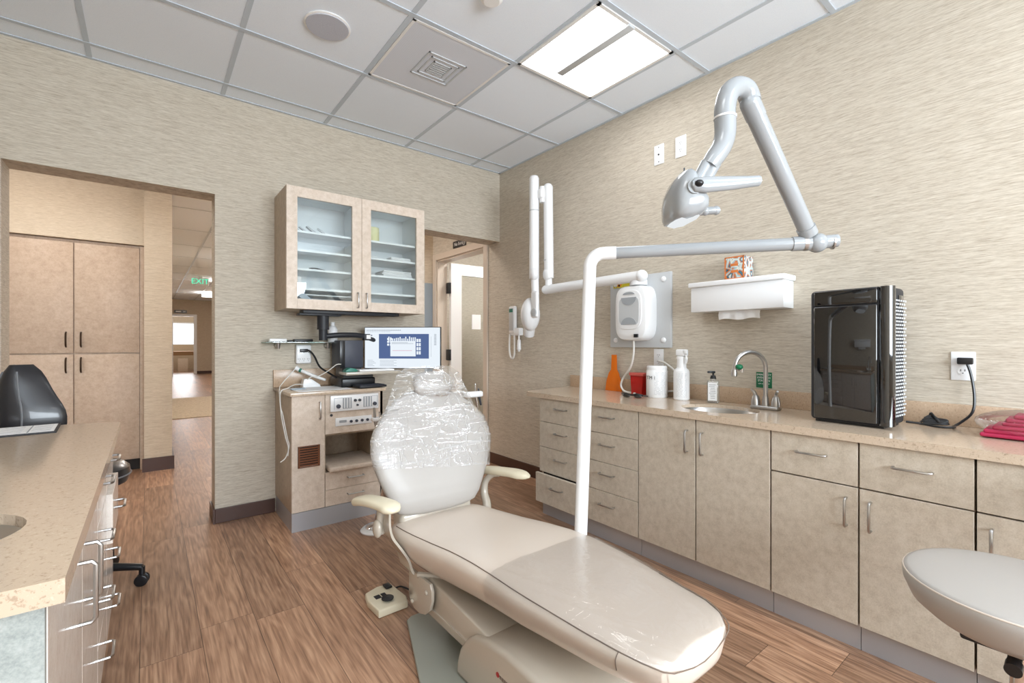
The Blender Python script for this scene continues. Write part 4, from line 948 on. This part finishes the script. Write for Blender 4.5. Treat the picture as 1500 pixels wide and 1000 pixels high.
# ------------------------------------------------------------------ LEFT COUNTER (foreground)
LX = -.112; LB = -.718
lc = thing('side_countertop', (-.41, 1.7, .758), 'beige speckled stone worktop filling the lower left foreground', 'countertop')
LS = (-.405, 1.19)
build('slab', MB().slab_hole([(LB, .885), (-.091, .885), (-.092, 2.50), (-.17, 2.535), (-.28, 2.545), (LB, 2.545)], ell(LS[0], LS[1], .232, .165), .754, .788), M['quartz'], lc, smooth=False)
build('backsplash', MB().box(LB, .905, .788, LB+.02, 2.545, .873), M['quartz_d'], lc)
s2 = thing('side_sink', (LS[0], LS[1], .62), 'oval stainless steel sink bowl cut into the left foreground worktop', 'sink')
rings = [[(LS[0]+.2315*r*math.cos(2*PI*k/40), LS[1]+.1645*r*math.sin(2*PI*k/40), .768+z) for k in range(40)] for r, z in prof]
build('bowl', MB().loft(rings, cap=False), M['steel'], s2)
build('drain', MB().lathe([(0, 0), (.02, 0), (.022, .004), (0, .004)], (LS[0], LS[1], .6265)), M['chrome'], s2)
t = cab(.915, 1.72, 'two-door cabinet under the left foreground sink', x0=LX, xt=LX-.03, back=LB, sgn=-1, mat=M['lam_g'])
for k in (0, 1):
    y0, y1 = ((.915, 1.345), (1.345, 1.72))[k]
    front(t, 'door', y0, y1, ZB, .752, ('v', (1.285, 1.405)[k], .60), LX, -1, M['lam_glossy'], pw=.125)
build('end_panel', MB().box(LB, .900, 0, -.185, .914, .753).box(-.178, .900, 0, LX-.001, .914, .753), M['lam_g'], t, label='grey laminate end panels')
for (y0, y1, lab, op) in ((1.722, 2.07, 'four-drawer cabinet behind the sink doors of the left counter', -1), (2.072, 2.42, 'four-drawer cabinet at the far end of the left counter', 2)):
    t = cab(y0, y1, lab, x0=LX, xt=LX-.03, back=LB, sgn=-1, mat=M['lam_g'])
    zr = [.097, .255, .43, .60, .752]
    for i in range(4): front(t, 'drawer', y0, y1, zr[i], zr[i+1], ('h', (y0+y1)/2-.0, (.165, .34, .52, .69)[i]), LX, -1, M['lam_glossy'], shift=(.016 if i == op else 0))
cp = thing('printed_chart', (-.4, 2.42, .788), 'white printed chart card with black frames lying on the left worktop', 'paper')
mc = Matrix.Translation((-.42, 2.43, .789)) @ Matrix.Rotation(R(3), 4, 'Z')
build('card', MB().box(-.27, -.105, -.001, .152, .105, .006, .001, mat=mc), M['ink'], cp)
build('sheet', MB().box(-.262, -.10, .006, .145, .10, .0066, mat=mc), M['paperw'], cp)
fm = MB()
for x in (-.20, -.12, -.04, -.02, .075):
    fm.box(x, -.098, .0066, x+.004, .098, .0072, mat=mc)
for k in range(6): fm.box(.085, -.08+k*.03, .0066, .135, -.078+k*.03, .0072, mat=mc); fm.box(-.01, -.08+k*.03, .0066, .06, -.079+k*.03, .0072, mat=mc)
build('print', fm, M['inkg'], cp)
# matching fittings on the left wall (seen mirrored in the purifier)
dup(fa, None, (-.60, 1.05, .788), PI, 'brushed steel gooseneck faucet behind the left foreground sink')
build('eyewash_cap', MB().sph((2.238, 1.075, .997), .017, 1, 1, .8), M['green'], fa, label='green eyewash cap on the spout')
build('eyewash_nozzle', MB().cyl((2.243, 1.096, .975), (2.238, 1.062, .985), .004).cyl((2.236, 1.06, .987), (2.236, 1.06, .972), .006), M['chrome'], fa)
dup(dp, None, (-.655, 1.25, 1.28), PI, 'white paper towel dispenser box on the left wall above the sink')

# black saddle chair behind the left counter
oc = thing('office_chair', (-.33, 2.86, 0), 'black leather operator chair between the left counter and the opening', 'chair')
# curved backrest: outline by height, built as a loft
rings = []
OB = Vector((-.45, 2.84, 0))
for i in range(15):
    f = i/14; z = .62+.40*f
    hw = [.125, .138, .148, .156, .162, .166, .166, .160, .146, .128, .112, .098, .084, .066, .035][i]
    th_ = [.03, .04, .045, .047, .047, .046, .045, .043, .04, .038, .035, .032, .028, .022, .01][i]
    r = []
    dirv = Vector((math.cos(R(-30)), math.sin(R(-30)), 0)); nv = Vector((-dirv.y, dirv.x, 0))
    for k in range(36):
        a = 2*PI*k/36; u = math.cos(a); w_ = math.sin(a)
        curve = -.05*(u*u)
        ridge = 1+.35*math.cos(u*PI*1.0)
        p = OB+dirv*(u*hw)+nv*(-(w_*th_*ridge)-curve)+Vector((0, 0, z))
        r.append(p)
    rings.append(r)
build('backrest', MB().loft(rings), M['black_l'], oc)
for uu in (-.42, .38):
    pts = []
    for i in range(0, 14):
        f = i/14; z = .62+.40*f; hw = [.125, .138, .148, .156, .162, .166, .166, .160, .146, .128, .112, .098, .084, .066, .035][i]
        th_ = [.03, .04, .045, .047, .047, .046, .045, .043, .04, .038, .035, .032, .028, .022, .01][i]
        w_ = math.sqrt(1-uu*uu); ridge = 1+.35*math.cos(uu*PI)
        pts.append(OB+dirv*(uu*hw)+nv*(-(w_*th_*ridge)+.05*uu*uu-.001)+Vector((0, 0, z)))
    build('piping', MB().tube(pts, .0035, 6, n=3), M['piping'], oc)
build('backrest_post', MB().tube([(-.44, 2.88, .66), (-.44, 2.9, .5), (-.36, 2.88, .40)], .016, 10), M['black'], oc)
sp_ = [[(-.285+.215*s_*math.cos(a), 2.97+.20*s_*math.sin(a), z) for a in [2*PI*k/36 for k in range(36)]] for s_, z in ((.75, .425), (.95, .44), (1.0, .475), (.985, .51), (.88, .532), (.5, .542), (.1, .542))]
build('seat', MB().loft(sp_), M['black_l'], oc)
build('seat_piping', MB().tube([(-.285+.216*math.cos(a), 2.97+.201*math.sin(a), .477) for a in [2*PI*k/48 for k in range(49)]], .004, 6, smooth=False), M['piping'], oc)
build('gas_lift', MB().cyl((-.305, 2.80, .08), (-.305, 2.80, .26), .026).cyl((-.305, 2.80, .26), (-.305, 2.80, .43), .016), M['black'], oc)
for k in range(5):
    a = R(-15+72*k); d_ = Vector((math.cos(a), math.sin(a), 0)); c0 = Vector((-.305, 2.80, 0))
    e_ = c0+d_*.29
    lg = build('leg', MB().tube([c0+Vector((0, 0, .10)), c0+d_*.15+Vector((0, 0, .105)), e_+Vector((0, 0, .082))], .018, 10, rr=[.024, .019, .014]).cyl(e_+Vector((0, 0, .05)), e_+Vector((0, 0, .085)), .012), M['black'], oc)
    pv = Vector((-d_.y, d_.x, 0))
    build('caster', MB().cyl(e_-pv*.022+Vector((0, 0, .026)), e_-pv*.005+Vector((0, 0, .026)), .026, bev=.004).cyl(e_+pv*.005+Vector((0, 0, .026)), e_+pv*.022+Vector((0, 0, .026)), .026, bev=.004).cyl(e_-pv*.015+Vector((0, 0, .03)), e_+pv*.015+Vector((0, 0, .03)), .012), M['black'], lg)

# ------------------------------------------------------------------ DENTAL CHAIR
dc = thing('dental_chair', (1.0, 1.2, 0), 'bone vinyl dental treatment chair in the middle of the room', 'dental chair')
# seat and leg cushion
def lerp_tab(tab, y):
    for (a, b_) in zip(tab, tab[1:]):
        if (a[0]-y)*(b_[0]-y) <= 0:
            t_ = (y-a[0])/(b_[0]-a[0]); return [a[i]*(1-t_)+b_[i]*t_ for i in range(1, len(a))]
    return list((tab[0] if abs(y-tab[0][0]) < abs(y-tab[-1][0]) else tab[-1])[1:])
#        y      xl     xr    ztop  thick
SEAT = [(1.815, .865, 1.09, .352, .04), (1.805, .805, 1.145, .375, .08), (1.785, .77, 1.18, .388, .11), (1.74, .75, 1.205, .394, .13), (1.68, .748, 1.225, .395, .145), (1.60, .755, 1.245, .396, .155), (1.50, .765, 1.262, .401, .16), (1.37, .776, 1.285, .411, .162), (1.25, .780, 1.300, .418, .156), (1.15, .783, 1.305, .420, .148),
        (1.02, .792, 1.300, .416, .138), (.90, .81, 1.285, .411, .128), (.77, .832, 1.268, .404, .118), (.69, .85, 1.258, .400, .11), (.64, .872, 1.235, .395, .098), (.605, .905, 1.195, .388, .086), (.588, .95, 1.145, .377, .06), (.582, .99, 1.10, .36, .03)]
def seat_ring(row, n=56, e=4.0, grow=0):
    y, xl, xr, zt, tk = row; cx, hw, cz, hz = (xl+xr)/2, (xr-xl)/2+grow, zt-tk/2, tk/2+grow
    out = []
    for k in range(n):
        a = 2*PI*k/n; ca, sa = math.cos(a), math.sin(a)
        px = hw*math.copysign(abs(ca)**(2/e), ca); pz = hz*math.copysign(abs(sa)**(2/e), sa)
        px *= 1-.14*(hz-pz)/(2*hz)-(.08*(-pz/hz) if pz < 0 else 0)     # tucks in underneath
        out.append((cx+px, y, cz+pz))
    return out
ys = []
yy = [r[0] for r in SEAT]
for a, b_ in zip(yy, yy[1:]):
    m_ = max(1, int(abs(a-b_)/.03)); ys += [a+(b_-a)*j/m_ for j in range(m_)]
ys.append(yy[-1])
so = build('seat_cushion', MB().loft([seat_ring([y]+lerp_tab(SEAT, y)) for y in ys]), M['uph'], dc, angle=60)
# seams on the cushion
def seat_pt(y, side, dz=-.012, out=.0008, e=4.0):
    xl, xr, zt, tk = lerp_tab(SEAT, y); hz = tk/2; q = max(0, min(1, (hz+dz)/hz))
    sa = q**(e/2); ca = math.sqrt(max(0, 1-sa*sa)); return Vector(((xl+xr)/2+side*((xr-xl)/2*ca**(2/e)*(1+.14*dz/tk)+out), y, zt+dz+out))
sm = [seat_pt(y, -1, -.014) for y in [1.74-.05*k for k in range(22)]]
sm += [Vector((.905, .6035, .376)), Vector((.955, .5865, .366)), Vector((1.04, .5815, .355)), Vector((1.145, .5870, .366)), Vector((1.198, .603, .374))]
sm += [seat_pt(y, 1, -.014) for y in (.64, .69, .77, .85)]
build('seam_piping', MB().tube(sm, .0016, 6, n=2), M['seam'], so)
side = []
for s_ in (-1, 1):
    q = [seat_pt(.70, s_, -.014), seat_pt(.70, s_, -.03), seat_pt(.70, s_, -.055)]
    side.append(q)
build('side_seam', MB().tube(side[0], .0013, 6, n=3).tube(side[1], .0013, 6, n=3), M['seam'], so)
# clear protective film over the leg end
fr_ = []
for i in range(30):
    y = 1.15-(1.15-.60)*i/29; xl, xr, zt, tk = lerp_tab(SEAT, y); row = []; hz = tk/2+.003; hw = (xr-xl)/2+.004
    for j in range(49):
        a = PI+.05-(PI+.10)*j/48; ca, sa = math.cos(a), math.sin(a)
        px = hw*math.copysign(abs(ca)**.5, ca); pz = hz*math.copysign(abs(sa)**.5, sa)
        px *= 1-.14*(hz-pz)/(2*hz)
        wv = .0016*math.sin(9*ca+14*y)*math.cos(11*y+3*ca)+.0014*math.sin(26*y+5*math.sin(7*ca+3*y))
        row.append(((xl+xr)/2+px, y, zt-tk/2+pz+max(0, .002+wv)*(1 if sa > .3 else .3)))
    fr_.append(row)
build('seat_film', MB().loft(fr_, cap=False, closed=False), M['film2'], dc, label='clear plastic film over the leg rest', angle=180)
# backrest
HB = Vector((.965, 1.74, .40)); lean = R(19)
yaw = R(3)
rtv = Vector((math.cos(yaw), math.sin(yaw)*-1, 0)); upv = Vector((.075, math.sin(lean), math.cos(lean))).normalized(); nv_ = rtv.cross(upv).normalized()   # nv_ points to -Y
if nv_.y > 0: nv_ = -nv_
BK = [(0.0, .06, .012), (.006, .13, .022), (.02, .175, .034), (.05, .20, .044), (.10, .225, .050), (.16, .252, .052), (.22, .274, .052), (.27, .283, .052), (.32, .280, .050), (.37, .262, .048), (.42, .230, .045), (.46, .192, .042), (.49, .155, .038), (.515, .11, .03), (.53, .06, .018)]
def bk_ring(v, hw, th_, n=40, e=2.6, grow=0):
    out = []
    for k in range(n):
        a = 2*PI*k/n; ca, sa = math.cos(a), math.sin(a)
        u = (hw+grow)*math.copysign(abs(ca)**(2/e), ca); w_ = (th_+grow)*math.copysign(abs(sa)**(2/e), sa)
        cv = -.030*(u/.28)**2   # edges wrap slightly forward
        out.append(HB+rtv*u+upv*v+nv_*(w_-cv))
    return out
vs = []
for (a, b_) in zip(BK, BK[1:]):
    m_ = max(1, int((b_[0]-a[0])/.012)); vs += [a[0]+(b_[0]-a[0])*j/m_ for j in range(m_)]
vs.append(BK[-1][0])
bo_ = build('backrest', MB().loft([bk_ring(v_, *lerp_tab(BK, v_)) for v_ in vs]), M['uph_b'], dc, angle=70)
# headrest
HC = HB+upv*.545+nv_*.028+rtv*.015
hm = MB(); rings = []
for i in range(17):
    f = -1+2*i/16; s_ = math.sqrt(max(1-f**2, .0004))**.8
    r = []
    for k in range(28):
        a = 2*PI*k/28; r.append(HC+rtv*(.1*f)+upv*(.062*s_*math.cos(a))+nv_*(.036*s_*math.sin(a)+.018*f*f))
    rings.append(r)
hr = build('headrest', hm.loft(rings), M['uph_b'], dc, angle=70)
build('headrest_stem', MB().tube([HB+upv*.46-nv_*.035, HB+upv*.52-nv_*.02, HC-nv_*.02], .012, 10), M['steel'], dc)
# film over the upper backrest and headrest
fr_ = []
rnd = random.Random(12)
def wr(u, v_):
    return .0026*math.sin(31*v_+6*u)*math.sin(7*u-17*v_)+.0018*math.sin(62*v_+3*math.sin(5*u)+2*u)+.0012*math.sin(15*u+44*v_+2*math.sin(9*v_))
N1, N2 = 64, 70
for i in range(N1+1):
    v_ = .175+(.625-.175)*i/N1; row = []
    if v_ < .44: hw = lerp_tab(BK, v_)[0]+.003; th_ = lerp_tab(BK, v_)[1]
    else: hw = .215-(v_-.44)*.40; th_ = .045
    if v_ > .595: hw -= (v_-.595)*.9
    for j in range(N2+1):
        u = -1+2*j/N2; U = u*hw
        if v_ < .44:
            w0 = th_*(max(0, 1-abs(u)**2.6))**(1/2.6)+.030*(U/.28)**2
        else: w0 = .030+.02*(1-u*u)
        # headrest bulge
        rx = (U-.015)/.118; ry = (v_-.545)/.082; q = rx*rx+ry*ry
        if q < 1: w0 = max(w0, .028+.046*math.sqrt(1-q))
        vv_ = v_-(.028*u if i < 4 else 0)*(1-i/4)
        row.append(HB+rtv*(U*(1.0))+upv*vv_+nv_*(w0+.0075+wr(U, v_)*(1.1 if v_ > .3 else .8)))
    fr_.append(row)
build('headrest_film', MB().loft(fr_, cap=False, closed=False), M['film'], dc, label='crumpled clear plastic cover on headrest and upper back', angle=180)
# arm rests
def pad(pts, w_, t_, n=20):
    rings = []; P = [Vector(p) for p in pts]
    for i, p in enumerate(P):
        T = (P[min(i+1, len(P)-1)]-P[max(i-1, 0)]).normalized(); N = T.cross(Vector((0, 0, 1))).normalized(); U = N.cross(T)
        f = i/(len(P)-1); s_ = max(.15, min(1, (min(f, 1-f)*6)**.5))
        rings.append([p+N*(w_*s_*(1+.25*f)*math.copysign(abs(math.cos(a))**.7, math.cos(a)))+U*(t_*s_*math.copysign(abs(math.sin(a))**.7, math.sin(a))) for a in [2*PI*k/n for k in range(n)]])
    return MB().loft(rings)
def spl(P, n=5):
    P = [Vector(p) for p in P]; Q = []
    for i in range(len(P)-1):
        p0 = P[max(i-1, 0)]; p1 = P[i]; p2 = P[i+1]; p3 = P[min(i+2, len(P)-1)]
        for k in range(n):
            t = k/n; Q.append(.5*((2*p1)+(-p0+p2)*t+(2*p0-5*p1+4*p2-p3)*t*t+(-p0+3*p1-3*p2+p3)*t**3))
    return Q+[P[-1]]
ar = build('armrest', pad(spl([(.655, 1.855, .470), (.665, 1.80, .492), (.685, 1.72, .502), (.705, 1.655, .500), (.715, 1.60, .492)]), .034, .018), M['cream'], dc, label='cream left armrest pad')
build('armrest_post', MB().tube([(.695, 1.69, .49), (.695, 1.70, .42), (.70, 1.70, .385)], .015, 12), M['shell'], dc)
build('pivot_cap', MB().sph((.682, 1.695, .408), .03, .55, .9, 1.15), M['shell'], dc)
# strap bracket: path in xz extruded along y
pth = spl([(.702, 0, .485), (.703, 0, .43), (.715, 0, .385), (.748, 0, .335), (.778, 0, .285), (.795, 0, .235), (.815, 0, .22), (.812, 0, .226)], 5)
rings = [[(p.x-.004, 1.625, p.z-.002), (p.x+.004, 1.625, p.z+.002), (p.x+.004, 1.625+min(.10, .03+.07*min(1, i/12)), p.z+.002), (p.x-.004, 1.625+min(.10, .03+.07*min(1, i/12)), p.z-.002)] for i, p in enumerate(pth)]
build('arm_bracket', MB().loft(rings), M['shell'], dc)
pl = [(.80, .24), (.905, .235)]+[(.85+.052*math.cos(a), .155+.05*math.sin(a)-.0) for a in [R(-5-k*17) for k in range(11)]]
build('lift_bracket', MB().prism([(1.672, .232), (1.50, .238), (1.486, .215), (1.487, .18), (1.502, .142), (1.535, .112), (1.58, .096), (1.63, .096), (1.66, .11), (1.672, .135)], 'X', .800, .812, .002), M['shell'], dc)
for (y, z) in ((1.525, .198), (1.64, .118)): build('bolt', MB().sph((.798, y, z), .009, .6, 1, 1, 14), M['shell'], dc)
build('seat_frame', MB().tube([(.805, 1.60, .232), (.88, 1.50, .243), (.98, 1.42, .247), (1.06, 1.2, .25)], .012, 8).box(.97, .95, .245, 1.16, 1.6, .262, .004), M['shell'], dc)
build('armrest', pad(spl([(1.262, 1.86, .497), (1.272, 1.80, .508), (1.285, 1.70, .520), (1.292, 1.62, .528), (1.295, 1.53, .530)]), .03, .018), M['cream'], dc, label='cream right armrest pad')
build('arm_bracket', MB().tube([(1.275, 1.72, .505), (1.262, 1.76, .495), (1.248, 1.79, .46), (1.24, 1.79, .41), (1.235, 1.76, .36), (1.20, 1.72, .30)], .014, 12, rr=[.012, .014, .016, .018, .02, .02]), M['shell'], dc)
build('recline_hinge', MB().box(.80, 1.74, .29, 1.14, 1.83, .42, .02, 3), M['shell'], dc)
# lift arm and base housing
build('lift_arm', MB().prism([(1.60, .096), (1.585, .215), (1.55, .238), (1.13, .205), (1.13, .10)], 'X', .822, 1.14, .008, 3), M['shell'], dc)
build('lift_arm_ridge', MB().box(.818, 1.1, .128, .823, 1.58, .134), M['shell'], dc)
build('pump_housing', MB().prism([(1.325, .016), (1.318, .07), (1.30, .115), (1.265, .158), (1.22, .19), (1.15, .212), (1.05, .225), (.93, .222), (.82, .195), (.74, .14), (.70, .07), (.69, .016)], 'X', .80, 1.19, .018, 4), M['shell'], dc)
lb_ = build('maker_label', MB().cyl((.7985, 1.085, .146), (.8005, 1.085, .146), .0075, seg=16), M['inkr'], dc, label='small red maker badge')
q = MB()
for k in range(9): q.box(.799, 1.068-k*.0105, .139+(.0 if k % 2 else .001), .8005, 1.076-k*.0105, .149)
build('badge_lettering', q, M['seam'], lb_)
build('base_plate', MB().prism([(.83, 1.715), (.805, 1.70), (.69, 1.36), (.665, 1.22), (.665, .72), (1.33, .72), (1.33, 1.22), (1.20, 1.715)], 'Z', 0, .015, .005, 3), M['plate'], dc)
build('gap_shade_block', MB().box(.90, 1.3, .015, 1.10, 1.55, .098), M['gap'], dc)  # black block stands in for shade between base plate and lift arm
fc = thing('foot_control', (.795, 1.88, 0), 'beige foot control with black joystick on the floor beside the chair', 'foot control')
mf = Matrix.Translation((.797, 1.882, 0)) @ Matrix.Rotation(R(2), 4, 'Z')
q = MB().prism([(-.072, -.085), (.055, -.088), (.068, -.05), (.062, .09), (.0, .10), (-.06, .08), (-.075, .02)], 'Z', 0, .034, .008, 3); bmesh.ops.transform(q.bm, matrix=mf, verts=q.bm.verts)
build('housing', q, M['cream'], fc)
build('joystick', MB().lathe([(0, 0), (.014, 0), (.012, .004), (.025, .006), (.025, .010), (0, .012)], (.797-.008, 1.85, .034)), M['black'], fc)
build('button', MB().box(.02, .045, .034, .05, .085, .044, .004, mat=mf), M['black'], fc)
build('symbol_plate', MB().box(-.045, .0, .034, -.02, .03, .0348, mat=mf).box(-.015, .0, .034, .005, .03, .0348, mat=mf), M['ink'], fc)
build('control_cord', MB().tube([(.855, 1.95, .012), (.90, 1.96, .008), (.92, 1.88, .008), (.90, 1.78, .008)], .004, 8), M['blackmat'], fc)

# ------------------------------------------------------------------ OPERATORY LIGHT
ol = thing('operatory_light', (1.317, 1.228, 0), 'pale grey dental lamp on a tall post and jointed arm beside the chair', 'dental lamp')
PB = Vector((1.30, 1.245, 0)); PT = Vector((1.335, 1.215, 1.44)); AE = Vector((1.822, .626, 1.462))
dirA = (AE-Vector((PT.x, PT.y, 1.457))).normalized()
pp = [PB+Vector((0, 0, .02)), PB+(PT-PB)*.5, Vector((PT.x, PT.y, 1.38))]
bend = []
for k in range(1, 9):
    a = PI/2*k/8; bend.append(Vector((PT.x, PT.y, 1.40))+Vector((dirA.x, dirA.y, 0))*(.05*(1-math.cos(a)))+Vector((0, 0, .055*math.sin(a))))
build('post', MB().tube([pp[0], pp[2]]+bend+[bend[-1]+dirA*.05], .0245, 24, smooth=False), M['wplast'], ol, angle=60, label='white lamp post')
build('post_foot', MB().lathe([(0, 0), (.05, 0), (.05, .015), (.03, .03), (0, .03)], tuple(PB)).box(1.2, 1.2, 0, 1.36, 1.29, .012), M['shell'], ol)
a0 = bend[-1]+dirA*.04
build('horizontal_arm', MB().tube([a0, AE], .0225, 24), M['lplast'], ol)
build('arm_joint', MB().sph(AE+dirA*.02, .034).cyl(AE-dirA*.06, AE+dirA*.01, .0255).cyl(AE+dirA*.01, AE+dirA*.085+Vector((0, 0, .005)), .024, .022, bev=.004), M['lplast'], ol)
build('joint_band', MB().cyl(AE-dirA*.025, AE-dirA*.013, .0262), M['steel'], ol)
build('joint_band', MB().cyl(AE+dirA*.065, AE+dirA*.071, .0245), M['steel'], ol)
TP = Vector((1.484, .678, 1.862)); E0 = AE+Vector((-.006, .004, .03))
dU = (TP-E0).normalized()
build('upper_arm', MB().tube([E0+dU*.02, TP-dU*.03], .0275, 24, rr=[.0265, .0285]).cyl(E0, E0+dU*.03, .030), M['lplast'], ol)
build('upper_collar', MB().cyl(TP-dU*.045, TP+dU*.0, .0305).sph(TP+dU*.002, .0305), M['lplast'], ol)

build('elbow', MB().tube([(1.484, .678, 1.868), (1.482, .68, 1.882), (1.464, .684, 1.902), (1.430, .695, 1.903), (1.402, .706, 1.878), (1.392, .712, 1.835), (1.392, .712, 1.79)], .031, 24, n=5), M['lplast'], ol, angle=60)
build('neck', MB().tube([(1.392, .712, 1.802), (1.392, .712, 1.755), (1.384, .719, 1.715), (1.366, .733, 1.68), (1.353, .743, 1.655)], .030, 24, n=5, rr=[.032, .031, .030, .029, .025]), M['lplast'], ol, angle=60)
build('neck_ring', MB().cyl((1.392, .712, 1.800), (1.392, .712, 1.806), .0335), M['white'], ol)
q = MB()
for o_ in (-.012, .014):
    v0 = Vector((1.358, .740, 1.665)); v1 = Vector((1.308, .778, 1.552)); q.tube([v0+Vector((o_*.8, -o_*.6, 0)), v1+Vector((o_*.8, -o_*.6, 0))], .016, 12, rr=[.019, .017])
build('fork', q, M['lplast'], ol)
HM = plane_mat((1.313, .800, 1.565), (math.cos(R(38.16)), -math.sin(R(38.16)), 0), (0, 0, 1))
outl = [(.0, .080), (-.018, .072), (-.036, .05), (-.049, .018), (-.055, -.02), (-.053, -.062), (-.046, -.079), (-.02, -.082), (.012, -.076), (.04, -.062), (.058, -.044), (.06, -.02), (.045, .005), (.034, .03), (.022, .058), (.012, .074)]
def head_ring(w_, s_):
    return [HM @ Vector((x*s_-.002*(1-s_), y*s_-(.01)*(1-s_), w_)) for x, y in outl]
build('lamp_head', MB().loft([head_ring(w_, s_) for w_, s_ in ((-.105, .25), (-.102, .5), (-.09, .75), (-.07, .9), (-.04, .98), (0, 1.0), (.03, .98), (.055, .9), (.07, .75), (.078, .5), (.08, .25))]), M['lplast'], ol, angle=55)
lens = [(-.045, -.0795), (-.02, -.0835), (.012, -.0775), (.036, -.0655), (.036, -.0675), (.012, -.080), (-.02, -.0865), (-.046, -.082)]
build('lens', MB().loft([[HM @ Vector((x*s_, y-(1-s_)*-.012, w_)) for x, y in lens] for w_, s_ in ((-.06, .6), (-.04, .9), (0, 1), (.035, .9), (.05, .6))]), M['operled'], ol, label='lit lens under the lamp head')
build('handle', MB().loft([[HM @ Vector((x, y+sy*h_*math.sin(a), .085+.012*math.cos(a))) for a in [2*PI*k/16 for k in range(16)]] for x, y, h_, sy in ((-.012, .012, .010, 1), (-.002, .011, .022, 1), (.03, .012, .024, 1), (.10, .016, .021, 1), (.165, .021, .0165, 1), (.186, .023, .0155, 1), (.189, .023, .013, 1))]), M['lplast'], ol, angle=60)
build('handle_mount', MB().cyl(HM @ Vector((0, .008, .05)), HM @ Vector((0, .008, .086)), .026, .022), M['lplast'], ol)
build('handle_cap', MB().sph(HM @ Vector((.006, .012, .096)), .013, 1, 1, .8), M['black'], ol)
build('handle', MB().tube([HM @ Vector((.03, -.030, -.06)), HM @ Vector((.10, -.026, -.05)), HM @ Vector((.128, -.025, -.05))], .014, 12, rr=[.014, .013, .012]).sph(HM @ Vector((.085, -.027, -.05)), .015, 1, .9, 1).sph(HM @ Vector((.12, -.025, -.05)), .0145, 1, .9, 1), M['lplast'], ol)
build('switch_pin', MB().cyl(HM @ Vector((-.002, .07, 0)), HM @ Vector((-.001, .093, 0)), .0022), M['dkgrey'], ol)

# ------------------------------------------------------------------ STOOL at the right edge
st = thing('operator_stool', (1.575, .115, 0), 'bone vinyl round stool at the lower right corner in front of the cabinets', 'stool')
SX, SY, SZ_ = 1.575, .113, .55
build('seat', MB().lathe([(0, -.100), (.12, -.098), (.165, -.088), (.192, -.064), (.207, -.028), (.209, -.006), (.203, .002), (.196, .0035), (.17, .006), (.08, .01), (0, .011)], (SX, SY, SZ_), 56), M['uph_b'], st, angle=60)
build('piping', MB().tube([(SX+.2065*math.cos(2*PI*k/64), SY+.2065*math.sin(2*PI*k/64), SZ_-.003) for k in range(65)], .0022, 6, smooth=False), M['uph'], st)
build('lever', MB().tube([(SX-.01, SY, SZ_-.112), (SX-.12, SY-.0, SZ_-.115), (1.43, .112, SZ_-.117)], .0115, 12).cyl((1.44, .112, SZ_-.117), (1.413, .112, SZ_-.119), .014), M['black'], st)
build('gas_lift', MB().cyl((SX, SY, .26), (SX, SY, SZ_-.12), .018).cyl((SX, SY, .07), (SX, SY, .28), .027), M['chrome'], st)
build('seat_plate', MB().box(SX-.09, SY-.09, SZ_-.125, SX+.09, SY+.09, SZ_-.098, .006), M['blackmat'], st)
build('backrest_arm', MB().tube([(SX+.05, SY-.02, SZ_-.09), (SX+.2, SY-.14, SZ_-.08), (SX+.27, SY-.19, SZ_+.02), (SX+.27, SY-.19, SZ_+.12)], .012, 10), M['chrome'], st)
build('backrest', MB().tube([(1.66, .005, .72), (1.75, -.10, .73), (1.88, -.12, .735)], .045, 20, rr=[.03, .045, .045]).sph((1.662, .006, .72), .032), M['uph_b'], st)
for k in range(5):
    a = R(20+72*k); d_ = Vector((math.cos(a), math.sin(a), 0)); c0 = Vector((SX, SY, 0)); e_ = c0+d_*.25
    lg = build('leg', MB().tube([c0+Vector((0, 0, .085)), e_+Vector((0, 0, .07))], .015, 10, rr=[.02, .013]).cyl(e_+Vector((0, 0, .045)), e_+Vector((0, 0, .075)), .01), M['chrome'], st)
    pv = Vector((-d_.y, d_.x, 0))
    build('caster', MB().cyl(e_-pv*.02+Vector((0, 0, .025)), e_+pv*.02+Vector((0, 0, .025)), .025, bev=.004), M['black'], lg)

# ------------------------------------------------------------------ LIGHT AND CAMERA
def area(name, loc, rot, sx, sy, power, col):
    l = bpy.data.lights.new(name, 'AREA'); l.shape = 'RECTANGLE'; l.size = sx; l.size_y = sy; l.energy = power; l.color = col
    o = bpy.data.objects.new(name, l); COL.objects.link(o); o.location = loc; o.rotation_euler = rot; return o
# daylight entering through the wide window behind the viewer
area('window_daylight', (1.0, -2.47, 1.58), (R(90), 0, 0), 2.3, 1.15, 175, (.83, .92, 1.0))
area('far_window_daylight', (1.0, 23.2, 1.5), (R(-90), 0, 0), 1.3, .8, 50, (.95, .97, 1.0))
w = bpy.data.worlds.new('World'); sc.world = w; w.use_nodes = True
bg = w.node_tree.nodes['Background']; bg.inputs[0].default_value = (.85, .93, 1.0, 1); bg.inputs[1].default_value = 1.6

cam = bpy.data.cameras.new('Camera'); co = bpy.data.objects.new('Camera', cam); COL.objects.link(co)
cam.sensor_width = 36; cam.lens = 677/1500*36; cam.shift_y = 2/1500; cam.clip_start = .02
co.location = (0, 0, 1.113); co.rotation_euler = (R(90), 0, R(-38.16)); sc.camera = co
sc.view_settings.view_transform = 'Standard'; sc.view_settings.look = 'None'; sc.view_settings.exposure = .04; sc.view_settings.gamma = 1
sc.view_settings.use_curve_mapping = False
